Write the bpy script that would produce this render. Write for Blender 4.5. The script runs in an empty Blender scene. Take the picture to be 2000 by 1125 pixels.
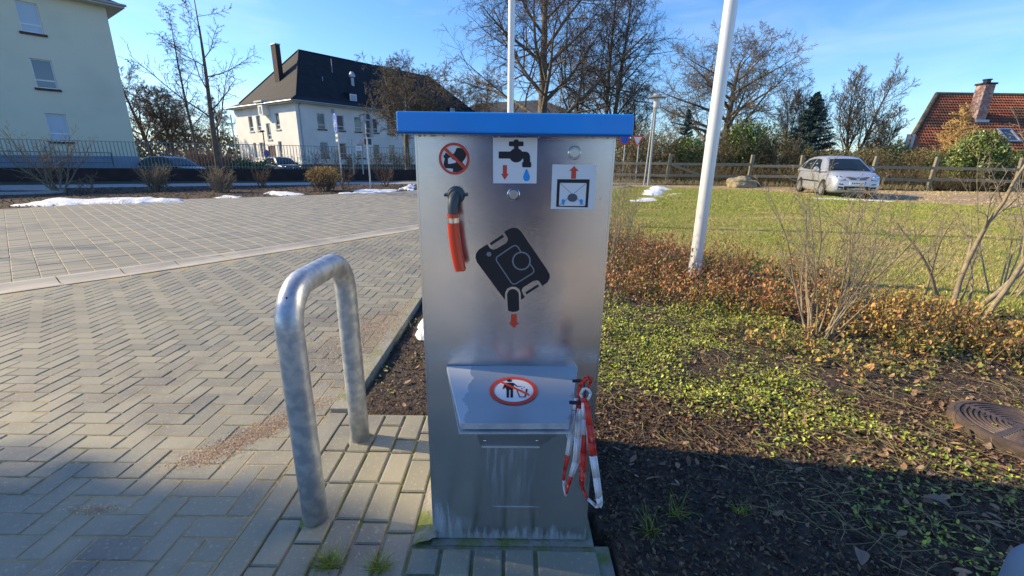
import bpy, math, random
import numpy as np
from mathutils import Vector, Matrix
from mathutils.bvhtree import BVHTree
R = math.radians
rnd = random.Random(7)
nr = np.random.default_rng(5)
C = bpy.context.scene.collection
sc = bpy.context.scene

# ------------------------------------------------------------------ camera, sky, sun, exposure
F, TH, RO, H = 850., R(16.4), R(0.8), 1.25
cam = bpy.data.cameras.new('camera'); camo = bpy.data.objects.new('camera', cam); C.objects.link(camo)
cam.sensor_width = 36; cam.lens = 36 * F / 2000; cam.clip_start = .02; cam.clip_end = 3000
rt = Vector((1, 0, 0)); up = Vector((0, math.sin(TH), math.cos(TH))); fw = Vector((0, math.cos(TH), -math.sin(TH)))
cr = rt * math.cos(RO) + up * math.sin(RO); cu = -rt * math.sin(RO) + up * math.cos(RO)
M = Matrix((cr, cu, -fw)).transposed().to_4x4(); M.translation = (0, 0, H)
camo.matrix_world = M
sc.camera = camo
SUN_EL, SUN_TO = R(29), Vector((-1, .17, 0)).normalized()      # direction towards the sun
world = bpy.data.worlds.new('World'); sc.world = world; world.use_nodes = True
wn, wl = world.node_tree.nodes, world.node_tree.links
sky = wn.new('ShaderNodeTexSky'); sky.sky_type = 'NISHITA'; sky.sun_disc = False
sky.sun_elevation = SUN_EL; sky.sun_rotation = math.atan2(SUN_TO.x, SUN_TO.y)
sky.air_density = 1.0; sky.dust_density = 0.6; sky.ozone_density = 3.2
hs = wn.new('ShaderNodeHueSaturation'); hs.inputs['Saturation'].default_value = 1.15
tn = wn.new('ShaderNodeMix'); tn.data_type = 'RGBA'; tn.blend_type = 'MULTIPLY'; tn.inputs[0].default_value = 1; tn.inputs[7].default_value = (.78, .92, 1.10, 1)
wl.new(sky.outputs[0], hs.inputs['Color']); wl.new(hs.outputs[0], tn.inputs[6]); 
tc = wn.new('ShaderNodeTexCoord'); mpw = wn.new('ShaderNodeMapping'); mpw.inputs['Scale'].default_value = (1.2, 2.2, 6); mpw.inputs['Rotation'].default_value = (.1, .3, .5)
nz = wn.new('ShaderNodeTexNoise'); nz.inputs['Scale'].default_value = 2.2; nz.inputs['Detail'].default_value = 7; nz.inputs['Distortion'].default_value = .6
rm = wn.new('ShaderNodeMapRange'); rm.inputs[1].default_value = .52; rm.inputs[2].default_value = .85; rm.inputs[4].default_value = .18
cl = wn.new('ShaderNodeMix'); cl.data_type = 'RGBA'; cl.inputs[7].default_value = (6.5, 6.8, 7.2, 1)
wl.new(tc.outputs['Generated'], mpw.inputs[0]); wl.new(mpw.outputs[0], nz.inputs['Vector']); wl.new(nz.outputs[0], rm.inputs[0]); wl.new(rm.outputs[0], cl.inputs[0])
wl.new(tn.outputs[2], cl.inputs[6]); wl.new(cl.outputs[2], wn['Background'].inputs[0])
wn['Background'].inputs[1].default_value = .113
sl = bpy.data.lights.new('sun', 'SUN'); sl.energy = 3.7; sl.angle = R(.6); sl.color = (1, .80, .50)
so = bpy.data.objects.new('sun', sl); C.objects.link(so)
so.rotation_euler = (-Vector((SUN_TO.x * math.cos(SUN_EL), SUN_TO.y * math.cos(SUN_EL), math.sin(SUN_EL)))).to_track_quat('-Z', 'Y').to_euler()
sc.view_settings.view_transform = 'Standard'; sc.view_settings.look = 'None'
sc.view_settings.exposure = 1.0; sc.view_settings.gamma = 1
sc.cycles.max_bounces = 6; sc.cycles.transparent_max_bounces = 12

# ------------------------------------------------------------------ measuring (photo pixel -> point in the place)
def ray(px, py):
    x, y = px - 1000, 562.5 - py; c, s = math.cos(RO), math.sin(RO)
    X, Y = (x * c - y * s) / F, (x * s + y * c) / F
    return Vector((X, math.cos(TH) + Y * math.sin(TH), -math.sin(TH) + Y * math.cos(TH)))
def G(px, py, z=0):
    r = ray(px, py); t = (z - H) / r.z; return Vector((r.x * t, r.y * t, z))
def D(px, py, d):
    r = ray(px, py); t = d / r.y; return Vector((r.x * t, d, H + r.z * t))
def PL(px, py, o, n):
    r = ray(px, py); cp = Vector((0, 0, H)); t = (Vector(o) - cp).dot(n) / r.dot(n); return cp + r * t

# ------------------------------------------------------------------ materials
mats = {}
def mat(name, col, rough=.6, metal=0, spec=.5, col2=None, scale=5, detail=5, lo=.35, hi=.65, bump=None, rand=None, stretch=None, coat=0, trans=0, aniso=None, coord='Object', col3=None, scale3=1, lo3=.5, hi3=.7):
    if name in mats: return mats[name]
    m = bpy.data.materials.new(name); m.use_nodes = True; n, l = m.node_tree.nodes, m.node_tree.links
    b = n['Principled BSDF']
    b.inputs['Roughness'].default_value = rough; b.inputs['Metallic'].default_value = metal
    b.inputs['Specular IOR Level'].default_value = spec; b.inputs['Coat Weight'].default_value = coat
    if trans: b.inputs['Transmission Weight'].default_value = trans
    b.inputs['Base Color'].default_value = (*col, 1)
    co = n.new('ShaderNodeTexCoord'); mp = n.new('ShaderNodeMapping'); l.new(n.new('ShaderNodeNewGeometry').outputs['Position'] if coord == 'World' else co.outputs[coord], mp.inputs[0])
    if stretch: mp.inputs['Scale'].default_value = stretch
    out = None
    if rand:
        if rand[0] == 'isl': g = n.new('ShaderNodeNewGeometry'); f = g.outputs['Random Per Island']
        else: g = n.new('ShaderNodeObjectInfo'); f = g.outputs['Random']
        rp = n.new('ShaderNodeValToRGB'); rp.color_ramp.interpolation = 'LINEAR'
        cs = rand[1]; e = rp.color_ramp.elements
        for i, cc in enumerate(cs):
            q = e[i] if i < 2 else e.new(i / (len(cs) - 1))
            q.position = i / (len(cs) - 1); q.color = (*cc, 1)
        e = rp.color_ramp.elements
        l.new(f, rp.inputs[0]); out = rp.outputs[0]
    def mixn(base, colour, sc_, lo_, hi_):
        t = n.new('ShaderNodeTexNoise'); t.inputs['Scale'].default_value = sc_; t.inputs['Detail'].default_value = detail
        l.new(mp.outputs[0], t.inputs['Vector'])
        r = n.new('ShaderNodeMapRange'); r.inputs[1].default_value = lo_; r.inputs[2].default_value = hi_
        l.new(t.outputs[0], r.inputs[0])
        mx = n.new('ShaderNodeMix'); mx.data_type = 'RGBA'; l.new(r.outputs[0], mx.inputs[0])
        if base: l.new(base, mx.inputs[6])
        else: mx.inputs[6].default_value = (*col, 1)
        mx.inputs[7].default_value = (*colour, 1)
        return mx.outputs[2]
    if col2: out = mixn(out, col2, scale, lo, hi)
    if col3: out = mixn(out, col3, scale3, lo3, hi3)
    if out: l.new(out, b.inputs['Base Color'])
    if bump:
        t = n.new('ShaderNodeTexNoise'); t.inputs['Scale'].default_value = bump[0]; t.inputs['Detail'].default_value = 6
        l.new(mp.outputs[0], t.inputs['Vector'])
        bp = n.new('ShaderNodeBump'); bp.inputs['Strength'].default_value = bump[1]; bp.inputs['Distance'].default_value = bump[2]
        l.new(t.outputs[0], bp.inputs['Height']); l.new(bp.outputs[0], b.inputs['Normal'])
    if aniso:
        b.inputs['Anisotropic'].default_value = aniso[0]
        v = n.new('ShaderNodeCombineXYZ')
        for i in range(3): v.inputs[i].default_value = aniso[1][i]
        l.new(v.outputs[0], b.inputs['Tangent'])
    mats[name] = m; return m

# ------------------------------------------------------------------ geometry helpers
def tag(o, label=None, cat=None, group=None, kind=None):
    if label: o['label'] = label
    if cat: o['category'] = cat
    if group: o['group'] = group
    if kind: o['kind'] = kind
    return o
WORLD = {}
def thing(name, label, cat, loc=(0, 0, 0), rz=0, group=None, local=False):
    o = bpy.data.objects.new(name, None); C.objects.link(o); o.empty_display_size = .1
    o.location = loc; o.rotation_euler = (0, 0, rz)
    if not local: WORLD[o.name] = Matrix.Translation(loc).inverted()
    return tag(o, label, cat, group)
def link(name, me, mt, parent=None):
    o = bpy.data.objects.new(name, me); C.objects.link(o)
    if mt is not None:
        for m_ in (mt if isinstance(mt, (list, tuple)) else [mt]): me.materials.append(m_)
    if parent:
        o.parent = parent
        if parent.name in WORLD: o.matrix_parent_inverse = WORLD[parent.name]
    return o
class MB:
    def __init__(s, T=None): s.v = []; s.f = []; s.m = []; s.T = T; s.mi = 0
    def add(s, vs, fs):
        k = len(s.v)
        s.v += [tuple(s.T @ Vector(p)) if s.T else tuple(p) for p in vs]
        s.f += [tuple(i + k for i in f) for f in fs]; s.m += [s.mi] * len(fs)
    def box(s, a, b):
        (x0, y0, z0), (x1, y1, z1) = a, b
        s.add([(x0, y0, z0), (x1, y0, z0), (x1, y1, z0), (x0, y1, z0), (x0, y0, z1), (x1, y0, z1), (x1, y1, z1), (x0, y1, z1)],
              [(0, 3, 2, 1), (4, 5, 6, 7), (0, 1, 5, 4), (1, 2, 6, 5), (2, 3, 7, 6), (3, 0, 4, 7)])
    def quad(s, *p): s.add(p, [tuple(range(len(p)))])
    def tube(s, pts, r, n=10, cap=True, closed=False):
        pts = [Vector(p) for p in pts]; rs = r if isinstance(r, (list, tuple)) else [r] * len(pts)
        rings = []; prev = None
        for i, p in enumerate(pts):
            a = pts[i - 1] if i > 0 else (pts[-1] if closed else p); b = pts[i + 1] if i < len(pts) - 1 else (pts[0] if closed else p)
            t = (b - a).normalized()
            if prev is None: x = t.orthogonal().normalized()
            else: x = (prev - t * prev.dot(t)).normalized()
            prev = x; y = t.cross(x)
            rings.append([p + (x * math.cos(2 * math.pi * k / n) + y * math.sin(2 * math.pi * k / n)) * rs[i] for k in range(n)])
        vs = [v for rg in rings for v in rg]; fs = []
        m = len(rings)
        for i in range(m if closed else m - 1):
            j = (i + 1) % m
            for k in range(n): fs.append((i * n + k, i * n + (k + 1) % n, j * n + (k + 1) % n, j * n + k))
        if cap and not closed: fs.append(tuple(range(n))[::-1]); fs.append(tuple((m - 1) * n + k for k in range(n)))
        s.add(vs, fs)
    def lathe(s, o, ax, prof, n=16):
        o, ax = Vector(o), Vector(ax).normalized(); x = ax.orthogonal().normalized(); y = ax.cross(x)
        vs = [o + ax * h + (x * math.cos(2 * math.pi * k / n) + y * math.sin(2 * math.pi * k / n)) * r for r, h in prof for k in range(n)]
        fs = [(i * n + k, i * n + (k + 1) % n, (i + 1) * n + (k + 1) % n, (i + 1) * n + k) for i in range(len(prof) - 1) for k in range(n)]
        fs += [tuple(range(n))[::-1], tuple((len(prof) - 1) * n + k for k in range(n))]
        s.add(vs, fs)
    def prism(s, poly, ext):
        ext = Vector(ext); poly = [Vector(p) for p in poly]; n = len(poly)
        s.add(poly + [p + ext for p in poly], [tuple(range(n))[::-1], tuple(range(n, 2 * n))] + [(i, (i + 1) % n, (i + 1) % n + n, i + n) for i in range(n)])
    def build(s, name, mt, parent=None, smooth=False, bevel=None):
        me = bpy.data.meshes.new(name); me.from_pydata(s.v, [], s.f); 
        o = link(name, me, mt, parent)
        if max(s.m, default=0): me.polygons.foreach_set('material_index', s.m)
        if smooth is True: me.polygons.foreach_set('use_smooth', [True] * len(me.polygons))
        elif smooth: me.polygons.foreach_set('use_smooth', [True] * len(me.polygons)); me.set_sharp_from_angle(angle=R(smooth))
        if bevel:
            b = o.modifiers.new('bevel', 'BEVEL'); b.width = bevel; b.segments = 2; b.limit_method = 'ANGLE'; b.angle_limit = R(40)
        me.update(); return o
def np_mesh(name, verts, faces, mt, parent=None, smooth=False):
    """verts (N,3), faces (M,k) of one size"""
    me = bpy.data.meshes.new(name); N, (Mn, k) = len(verts), faces.shape
    me.vertices.add(N); me.vertices.foreach_set('co', np.asarray(verts, np.float32).ravel())
    me.loops.add(Mn * k); me.loops.foreach_set('vertex_index', faces.astype(np.int32).ravel())
    me.polygons.add(Mn); me.polygons.foreach_set('loop_start', np.arange(0, Mn * k, k, dtype=np.int32))
    me.polygons.foreach_set('use_smooth', np.full(Mn, bool(smooth)))
    me.update(calc_edges=True); return link(name, me, mt, parent)
def segs_mesh(name, segs, mt, parent=None, k=3):
    """segs rows p0 p1 r0 r1 -> little tapered prisms"""
    S = np.array(segs, float); a, b, r0, r1 = S[:, 0:3], S[:, 3:6], S[:, 6], S[:, 7]
    d = b - a; d /= np.maximum(np.linalg.norm(d, axis=1, keepdims=True), 1e-9)
    h = np.where(np.abs(d[:, 2:3]) < .9, np.array([[0, 0, 1.]]), np.array([[1., 0, 0]]))
    x = np.cross(d, h); x /= np.linalg.norm(x, axis=1, keepdims=True); y = np.cross(d, x)
    an = np.arange(k) * 2 * math.pi / k
    off = x[:, None] * np.cos(an)[None, :, None] + y[:, None] * np.sin(an)[None, :, None]
    A = a[:, None] + off * r0[:, None, None]; B = b[:, None] + off * r1[:, None, None]
    V = np.concatenate([A, B], 1).reshape(-1, 3)
    base = (np.arange(len(S)) * 2 * k)[:, None]; fs = []
    for i in range(k): fs.append(base + np.array([[i, (i + 1) % k, k + (i + 1) % k, k + i]]))
    return np_mesh(name, V, np.stack(fs, 1).reshape(-1, 4), mt, parent, smooth=True)
def flakes(name, P, size, mt, parent=None, tilt=1.0, aspect=.5, bend=.25, upv=None):
    """leaf-like lozenges (two triangles folded along the midrib) at points P"""
    n = len(P); size = np.broadcast_to(np.asarray(size, float), (n,))
    az = nr.random(n) * 2 * math.pi; el = (nr.random(n) - .5) * math.pi * tilt
    u = np.stack([np.cos(az) * np.cos(el), np.sin(az) * np.cos(el), np.sin(el)], 1)
    t = nr.normal(size=(n, 3)); t[:, 2] += 0
    if tilt < .6: t = np.stack([-np.sin(az), np.cos(az), nr.normal(size=n) * tilt], 1)
    w = t - u * (t * u).sum(1, keepdims=True); w /= np.linalg.norm(w, axis=1, keepdims=True); nn = np.cross(u, w)
    s = size[:, None]
    a = P - u * s * .5; b = P + u * s * .5; c = P + w * s * .5 * aspect + nn * s * bend * .5; d = P - w * s * .5 * aspect + nn * s * bend * .5
    V = np.stack([a, c, b, d], 1).reshape(-1, 3); q = np.arange(n)[:, None] * 4
    Fc = np.stack([q + [0, 1, 2], q + [0, 2, 3]], 1).reshape(-1, 3)
    return np_mesh(name, V, Fc, mt, parent)
def leaves6(name, P, size, mt, parent=None, tilt=.6, width=.55):
    """six-sided curled leaf blades with a folded midrib"""
    n = len(P); size = np.broadcast_to(np.asarray(size, float), (n,)); az = nr.random(n) * 6.283; el = (nr.random(n) - .5) * math.pi * tilt
    u = np.stack([np.cos(az) * np.cos(el), np.sin(az) * np.cos(el), np.sin(el)], 1); t = np.stack([-np.sin(az), np.cos(az), nr.normal(size=n) * tilt * .6], 1)
    w = t - u * (t * u).sum(1, keepdims=True); w /= np.linalg.norm(w, axis=1, keepdims=True); nn = np.cross(u, w); cu_ = nr.uniform(-.25, .35, (n, 1)); fo = nr.uniform(.05, .5, (n, 1)); sk = nr.uniform(-.1, .1, (n, 1)); s = size[:, None]
    pt = lambda a, b: P + s * (u * (a + sk * b) + w * b * width + nn * (cu_ * a * a * 2 + fo * np.abs(b) * width))
    V = np.stack([pt(-.5, 0), pt(-.22, .36), pt(.15, .42), pt(.5, 0), pt(.15, -.42), pt(-.22, -.36), pt(-.02, 0)], 1).reshape(-1, 3); q = np.arange(n)[:, None] * 7
    return np_mesh(name, V, np.stack([q + [6, 0, 1], q + [6, 1, 2], q + [6, 2, 3], q + [6, 3, 4], q + [6, 4, 5], q + [6, 5, 0]], 1).reshape(-1, 3), mt, parent)
def copy_tree(o, parent=None, label=None):
    c = o.copy(); C.objects.link(c)
    if parent: c.parent = parent
    if label: c['label'] = label
    for ch in o.children: copy_tree(ch, c)
    return c
def inpoly(x, y, poly):
    ins = np.zeros(np.shape(x), bool); n = len(poly)
    for i in range(n):
        x0, y0 = poly[i][:2]; x1, y1 = poly[(i + 1) % n][:2]
        c = ((y0 > y) != (y1 > y)) & (x < (x1 - x0) * (y - y0) / (y1 - y0 + 1e-12) + x0)
        ins ^= c
    return ins
def scatter(poly, n):
    P = np.array([tuple(p)[:2] for p in poly]); lo, hi = P.min(0), P.max(0); out = np.zeros((0, 2))
    while len(out) < n:
        q = lo + nr.random((n * 2, 2)) * (hi - lo); out = np.vstack([out, q[inpoly(q[:, 0], q[:, 1], poly)]])
    return out[:n]
def vnoise(x, y, s, seed=0):
    """cheap smooth value noise 0..1"""
    r = np.random.default_rng(seed).random((64, 64)); x, y = np.asarray(x) * s, np.asarray(y) * s
    xi, yi = np.floor(x).astype(int), np.floor(y).astype(int); fx, fy = x - xi, y - yi
    fx, fy = fx * fx * (3 - 2 * fx), fy * fy * (3 - 2 * fy)
    g = lambda a, b: r[a % 64, b % 64]
    return (g(xi, yi) * (1 - fx) + g(xi + 1, yi) * fx) * (1 - fy) + (g(xi, yi + 1) * (1 - fx) + g(xi + 1, yi + 1) * fx) * fy

# ------------------------------------------------------------------ colours
conc = [(.25, .235, .175), (.33, .305, .22), (.21, .205, .165), (.30, .275, .195), (.27, .26, .205)]
m_brick = mat('paver_concrete', (.24, .235, .225), .62, rand=('obj', conc), col2=(.15, .14, .125), scale=3.2, lo=.48, hi=.78, bump=(260, .5, .004), col3=(.40, .36, .27), scale3=70, lo3=.58, hi3=.72, coord='World')
m_brick_far = mat('paver_concrete_far', (.24, .235, .225), .62, rand=('isl', conc), col2=(.15, .14, .12), scale=1.1, lo=.48, hi=.8, bump=(200, .3, .004), col3=(.3, .27, .2), scale3=40, lo3=.6, hi3=.8)
m_stack = mat('slab_concrete', (.3, .3, .29), .65, rand=('isl', [(.24, .23, .18), (.29, .27, .21), (.22, .21, .17)]), col2=(.22, .21, .2), scale=1.3, lo=.5, hi=.8, bump=(150, .3, .004))
m_stack_o = mat('slab_concrete_near', (.3, .3, .29), .65, rand=('obj', [(.24, .23, .18), (.29, .27, .21), (.22, .21, .17)]), col2=(.18, .17, .15), scale=1.3, lo=.5, hi=.8, bump=(150, .3, .004), coord='World')
m_joint = mat('joint_sand_moss', (.36, .29, .15), .95, col2=(.13, .14, .03), scale=2.2, lo=.50, hi=.66, bump=(120, .8, .006), col3=(.45, .36, .22), scale3=45, lo3=.45, hi3=.65)
m_joint_pale = mat('joint_dry_grass', (.42, .38, .26), .95, bump=(90, 1, .01), col2=(.2, .19, .1), scale=3)
m_kerb = mat('kerb_concrete', (.30, .28, .22), .8, col2=(.22, .22, .10), scale=9, lo=.45, hi=.65, bump=(140, .6, .004), col3=(.38, .36, .32), scale3=50)
m_gutter = mat('gutter_concrete', (.46, .42, .34), .75, col2=(.30, .28, .25), scale=2.2, lo=.4, hi=.7, bump=(120, .4, .004), col3=(.5, .42, .32), scale3=7, lo3=.6, hi3=.75)
m_padbase = mat('mossy_mortar', (.28, .26, .22), .9, col2=(.17, .20, .05), scale=9, lo=.42, hi=.58, bump=(60, 1, .012))
m_soil = mat('dark_mulch_soil', (.055, .040, .03), .95, col2=(.13, .085, .055), scale=26, lo=.45, hi=.7, bump=(70, 1, .03))
m_chip = mat('bark_chips', (.08, .05, .03), .9, rand=('isl', [(.02, .014, .011), (.07, .04, .025), (.13, .075, .042), (.22, .13, .075), (.045, .03, .022), (.34, .23, .14)]))
m_grass = mat('lawn_turf', (.28, .27, .055), .9, col2=(.44, .34, .13), scale=.9, lo=.42, hi=.62, bump=(40, 1, .05), col3=(.17, .19, .035), scale3=9, lo3=.52, hi3=.7)
m_blade = mat('grass_blades', (.2, .25, .05), .7, rand=('isl', [(.17, .24, .03), (.26, .32, .05), (.36, .38, .08), (.22, .28, .04)]))
m_ground = mat('distant_ground', (.16, .15, .09), .95, col2=(.11, .12, .06), scale=.05)
m_verge = mat('dark_verge', (.035, .05, .02), .95, col2=(.05, .04, .03), scale=2, bump=(20, 1, .05))
m_path = mat('asphalt_path', (.32, .32, .33), .7, col2=(.26, .26, .27), scale=2)
m_drive = mat('sandy_drive', (.42, .30, .18), .95, col2=(.28, .20, .12), scale=1.2, bump=(30, .6, .02))
m_snow = mat('snow', (.84, .86, .89), .6, col2=(.62, .62, .62), scale=5, lo=.48, hi=.75, bump=(26, 1, .03), col3=(.30, .26, .22), scale3=22, lo3=.66, hi3=.74)
m_bark = mat('bark_grey', (.20, .165, .12), .9, col2=(.10, .08, .06), scale=6)
m_bark_dk = mat('bark_dark', (.135, .105, .08), .9, col2=(.075, .06, .048), scale=6)
m_bark_lt = mat('bark_pale', (.36, .30, .20), .85, col2=(.22, .18, .12), scale=25)
m_bark_red = mat('twigs_reddish', (.20, .115, .08), .9)
m_twig = mat('twigs_brown', (.13, .095, .07), .9)
m_twig_tan = mat('twigs_tan', (.24, .18, .10), .9, rand=('isl', [(.28, .2, .11), (.17, .12, .07), (.12, .10, .05)]))
m_gold = mat('twigs_golden', (.50, .34, .13), .9)
m_leaf_red = mat('leaves_rust', (.3, .1, .05), .7, rand=('isl', [(.40, .13, .05), (.52, .20, .08), (.24, .08, .035), (.55, .30, .13), (.34, .22, .07), (.20, .20, .04), (.46, .17, .07)]))
m_leaf_or = mat('leaves_ochre', (.4, .2, .06), .7, rand=('isl', [(.50, .25, .08), (.66, .37, .12), (.30, .14, .05), (.60, .44, .10), (.28, .26, .05), (.44, .19, .07)]))
m_leaf_gr = mat('leaves_green', (.15, .25, .03), .45, rand=('isl', [(.11, .17, .02), (.31, .38, .03), (.52, .57, .06), (.06, .10, .015), (.40, .43, .07), (.17, .22, .03), (.34, .22, .07)]))
m_scrub_g = mat('leaves_olive', (.15, .17, .04), .6, rand=('isl', [(.20, .24, .04), (.10, .13, .03), (.30, .28, .06), (.24, .17, .07)]))
m_ivy = mat('leaves_ivy', (.08, .14, .03), .4, rand=('isl', [(.05, .09, .02), (.10, .16, .03), (.17, .22, .05), (.04, .07, .02)]))
m_spruce = mat('needles_blue_green', (.05, .10, .09), .7, rand=('isl', [(.03, .06, .055), (.05, .09, .085), (.08, .13, .12)]))
m_litter = mat('dry_leaves', (.3, .18, .1), .8, rand=('isl', [(.28, .16, .09), (.40, .26, .15), (.20, .11, .06), (.33, .22, .16)]))
m_grit = mat('spilled_seed', (.4, .3, .2), .9, rand=('isl', [(.66, .47, .30), (.52, .36, .23), (.76, .58, .40), (.34, .23, .15)]))
m_stalk = mat('dry_stalks', (.4, .32, .18), .85, rand=('isl', [(.42, .34, .19), (.28, .21, .11), (.33, .30, .13), (.2, .22, .08)]))
m_galv = mat('galvanised_steel', (.56, .58, .59), .44, .65, col2=(.38, .42, .47), scale=26, lo=.42, hi=.58, detail=3, bump=(50, .3, .003))
m_alu = mat('white_flagpole', (.72, .72, .70), .35, .15)
m_blue = mat('blue_paint', (.006, .30, .84), .45, coat=.15, bump=(220, .2, .001), col2=(.010, .22, .66), scale=3.5, lo=.35, hi=.8, col3=(.03, .13, .32), scale3=26, lo3=.70, hi3=.76)
m_black = mat('black_print', (.006, .008, .016), .45)
m_white = mat('white_print', (.72, .74, .76), .4)
m_red = mat('red_print', (.62, .06, .03), .4)
m_cyan = mat('blue_print', (.01, .30, .78), .4)
m_grey = mat('grey_print', (.08, .10, .14), .4)
m_plast = mat('dark_grey_plastic', (.06, .075, .08), .5)
m_blackp = mat('black_plastic', (.012, .012, .014), .35)
m_hose = mat('red_rubber_hose', (.78, .055, .015), .3, spec=.6)
m_chrome = mat('button_steel', (.66, .66, .66), .22, 1)
m_shine = mat('polished_steel', (.72, .72, .70), .3, 1)
m_tape_w = mat('tape_white', (.80, .78, .80), .4, bump=(60, .6, .004))
m_tape_r = mat('tape_red', (.72, .05, .03), .4, col2=(.75, .45, .42), scale=30, lo=.6, hi=.7, bump=(60, .6, .004))
m_iron = mat('cast_iron_rust', (.15, .10, .08), .55, .3, col2=(.07, .062, .06), scale=16, bump=(80, .5, .003))
m_plaster = mat('cream_plaster', (.70, .68, .53), .9, col2=(.60, .59, .47), scale=.5, lo=.45, hi=.8, bump=(90, .15, .01))
m_plaster_w = mat('white_plaster', (.90, .89, .85), .9, col2=(.78, .77, .73), scale=.7, lo=.45, hi=.8, bump=(90, .15, .01))
m_plinth = mat('plinth_blue_grey', (.25, .31, .42), .8, col2=(.2, .25, .35), scale=1.5)
m_plinth_br = mat('plinth_brick', (.14, .09, .06), .9)
m_sill = mat('sill_dark_brick', (.075, .045, .045), .8)
m_frame = mat('window_frame_white', (.74, .76, .78), .5)
m_glass = mat('window_glass_dark', (.04, .07, .12), .08, spec=.9)
m_blind = mat('window_blind_pale', (.42, .52, .62), .35, spec=.6)
m_fascia = mat('fascia_white', (.62, .63, .58), .7)
m_doorb = mat('door_maroon', (.08, .035, .035), .6)
m_chim = mat('chimney_brick_dark', (.055, .035, .035), .9, col2=(.035, .025, .03), scale=3)
m_zinc = mat('zinc_sheet', (.42, .45, .48), .5, .5)
m_wood = mat('weathered_rail_wood', (.27, .24, .17), .9, col2=(.18, .17, .12), scale=4, stretch=(1, 8, 8), bump=(30, .5, .01))
m_fence = mat('painted_iron_bars', (.20, .27, .26), .6, .2)
m_wall = mat('retaining_wall', (.028, .022, .022), .95, col2=(.05, .03, .028), scale=2.2)
m_rock = mat('boulder_sandstone', (.42, .35, .20), .9, col2=(.22, .19, .12), scale=3, bump=(8, .8, .06))
m_carpaint = mat('silver_paint', (.50, .53, .57), .34, .45, coat=.7)
m_carblue = mat('dark_blue_paint', (.015, .03, .06), .25, .3, coat=.7)
m_carglass = mat('car_glass', (.012, .02, .025), .05, spec=.8)
m_tyre = mat('tyre_rubber', (.02, .02, .022), .85)
m_rim = mat('alloy_rim', (.5, .5, .5), .35, .7)
m_lens = mat('headlamp_lens', (.16, .18, .19), .12, .6, coat=.8)
m_plate = mat('plate_white', (.75, .75, .72), .5)
m_signback = mat('sign_back_grey', (.33, .35, .35), .6, .3)
m_signblue = mat('sign_blue', (.01, .10, .55), .4)
m_jacket = mat('jacket_navy', (.008, .03, .15), .8)
m_jeans = mat('jeans', (.12, .10, .13), .8)
m_skin = mat('skin', (.5, .3, .22), .6)
m_van = mat('van_white', (.7, .7, .68), .4)

def roofmat(name, c1, c2, rows, axis=2, cols=None):
    m = mat(name, c1, .85, col2=c2, scale=1.5, lo=.4, hi=.7); n, l = m.node_tree.nodes, m.node_tree.links
    b = n['Principled BSDF']; co = n.new('ShaderNodeTexCoord'); w = n.new('ShaderNodeTexWave'); w.wave_type = 'BANDS'
    w.bands_direction = 'XYZ'[axis]; w.wave_profile = 'SAW'; w.inputs['Scale'].default_value = rows; w.inputs['Distortion'].default_value = .6
    w.inputs['Detail Scale'].default_value = 2
    l.new(co.outputs['Object'], w.inputs[0]); bp = n.new('ShaderNodeBump'); bp.inputs['Distance'].default_value = .06; bp.inputs['Strength'].default_value = .9
    l.new(w.outputs['Fac'], bp.inputs['Height']); l.new(bp.outputs[0], b.inputs['Normal']); return m
m_slate = roofmat('roof_slate', (.007, .010, .017), (.016, .019, .026), 1.5)

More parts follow.
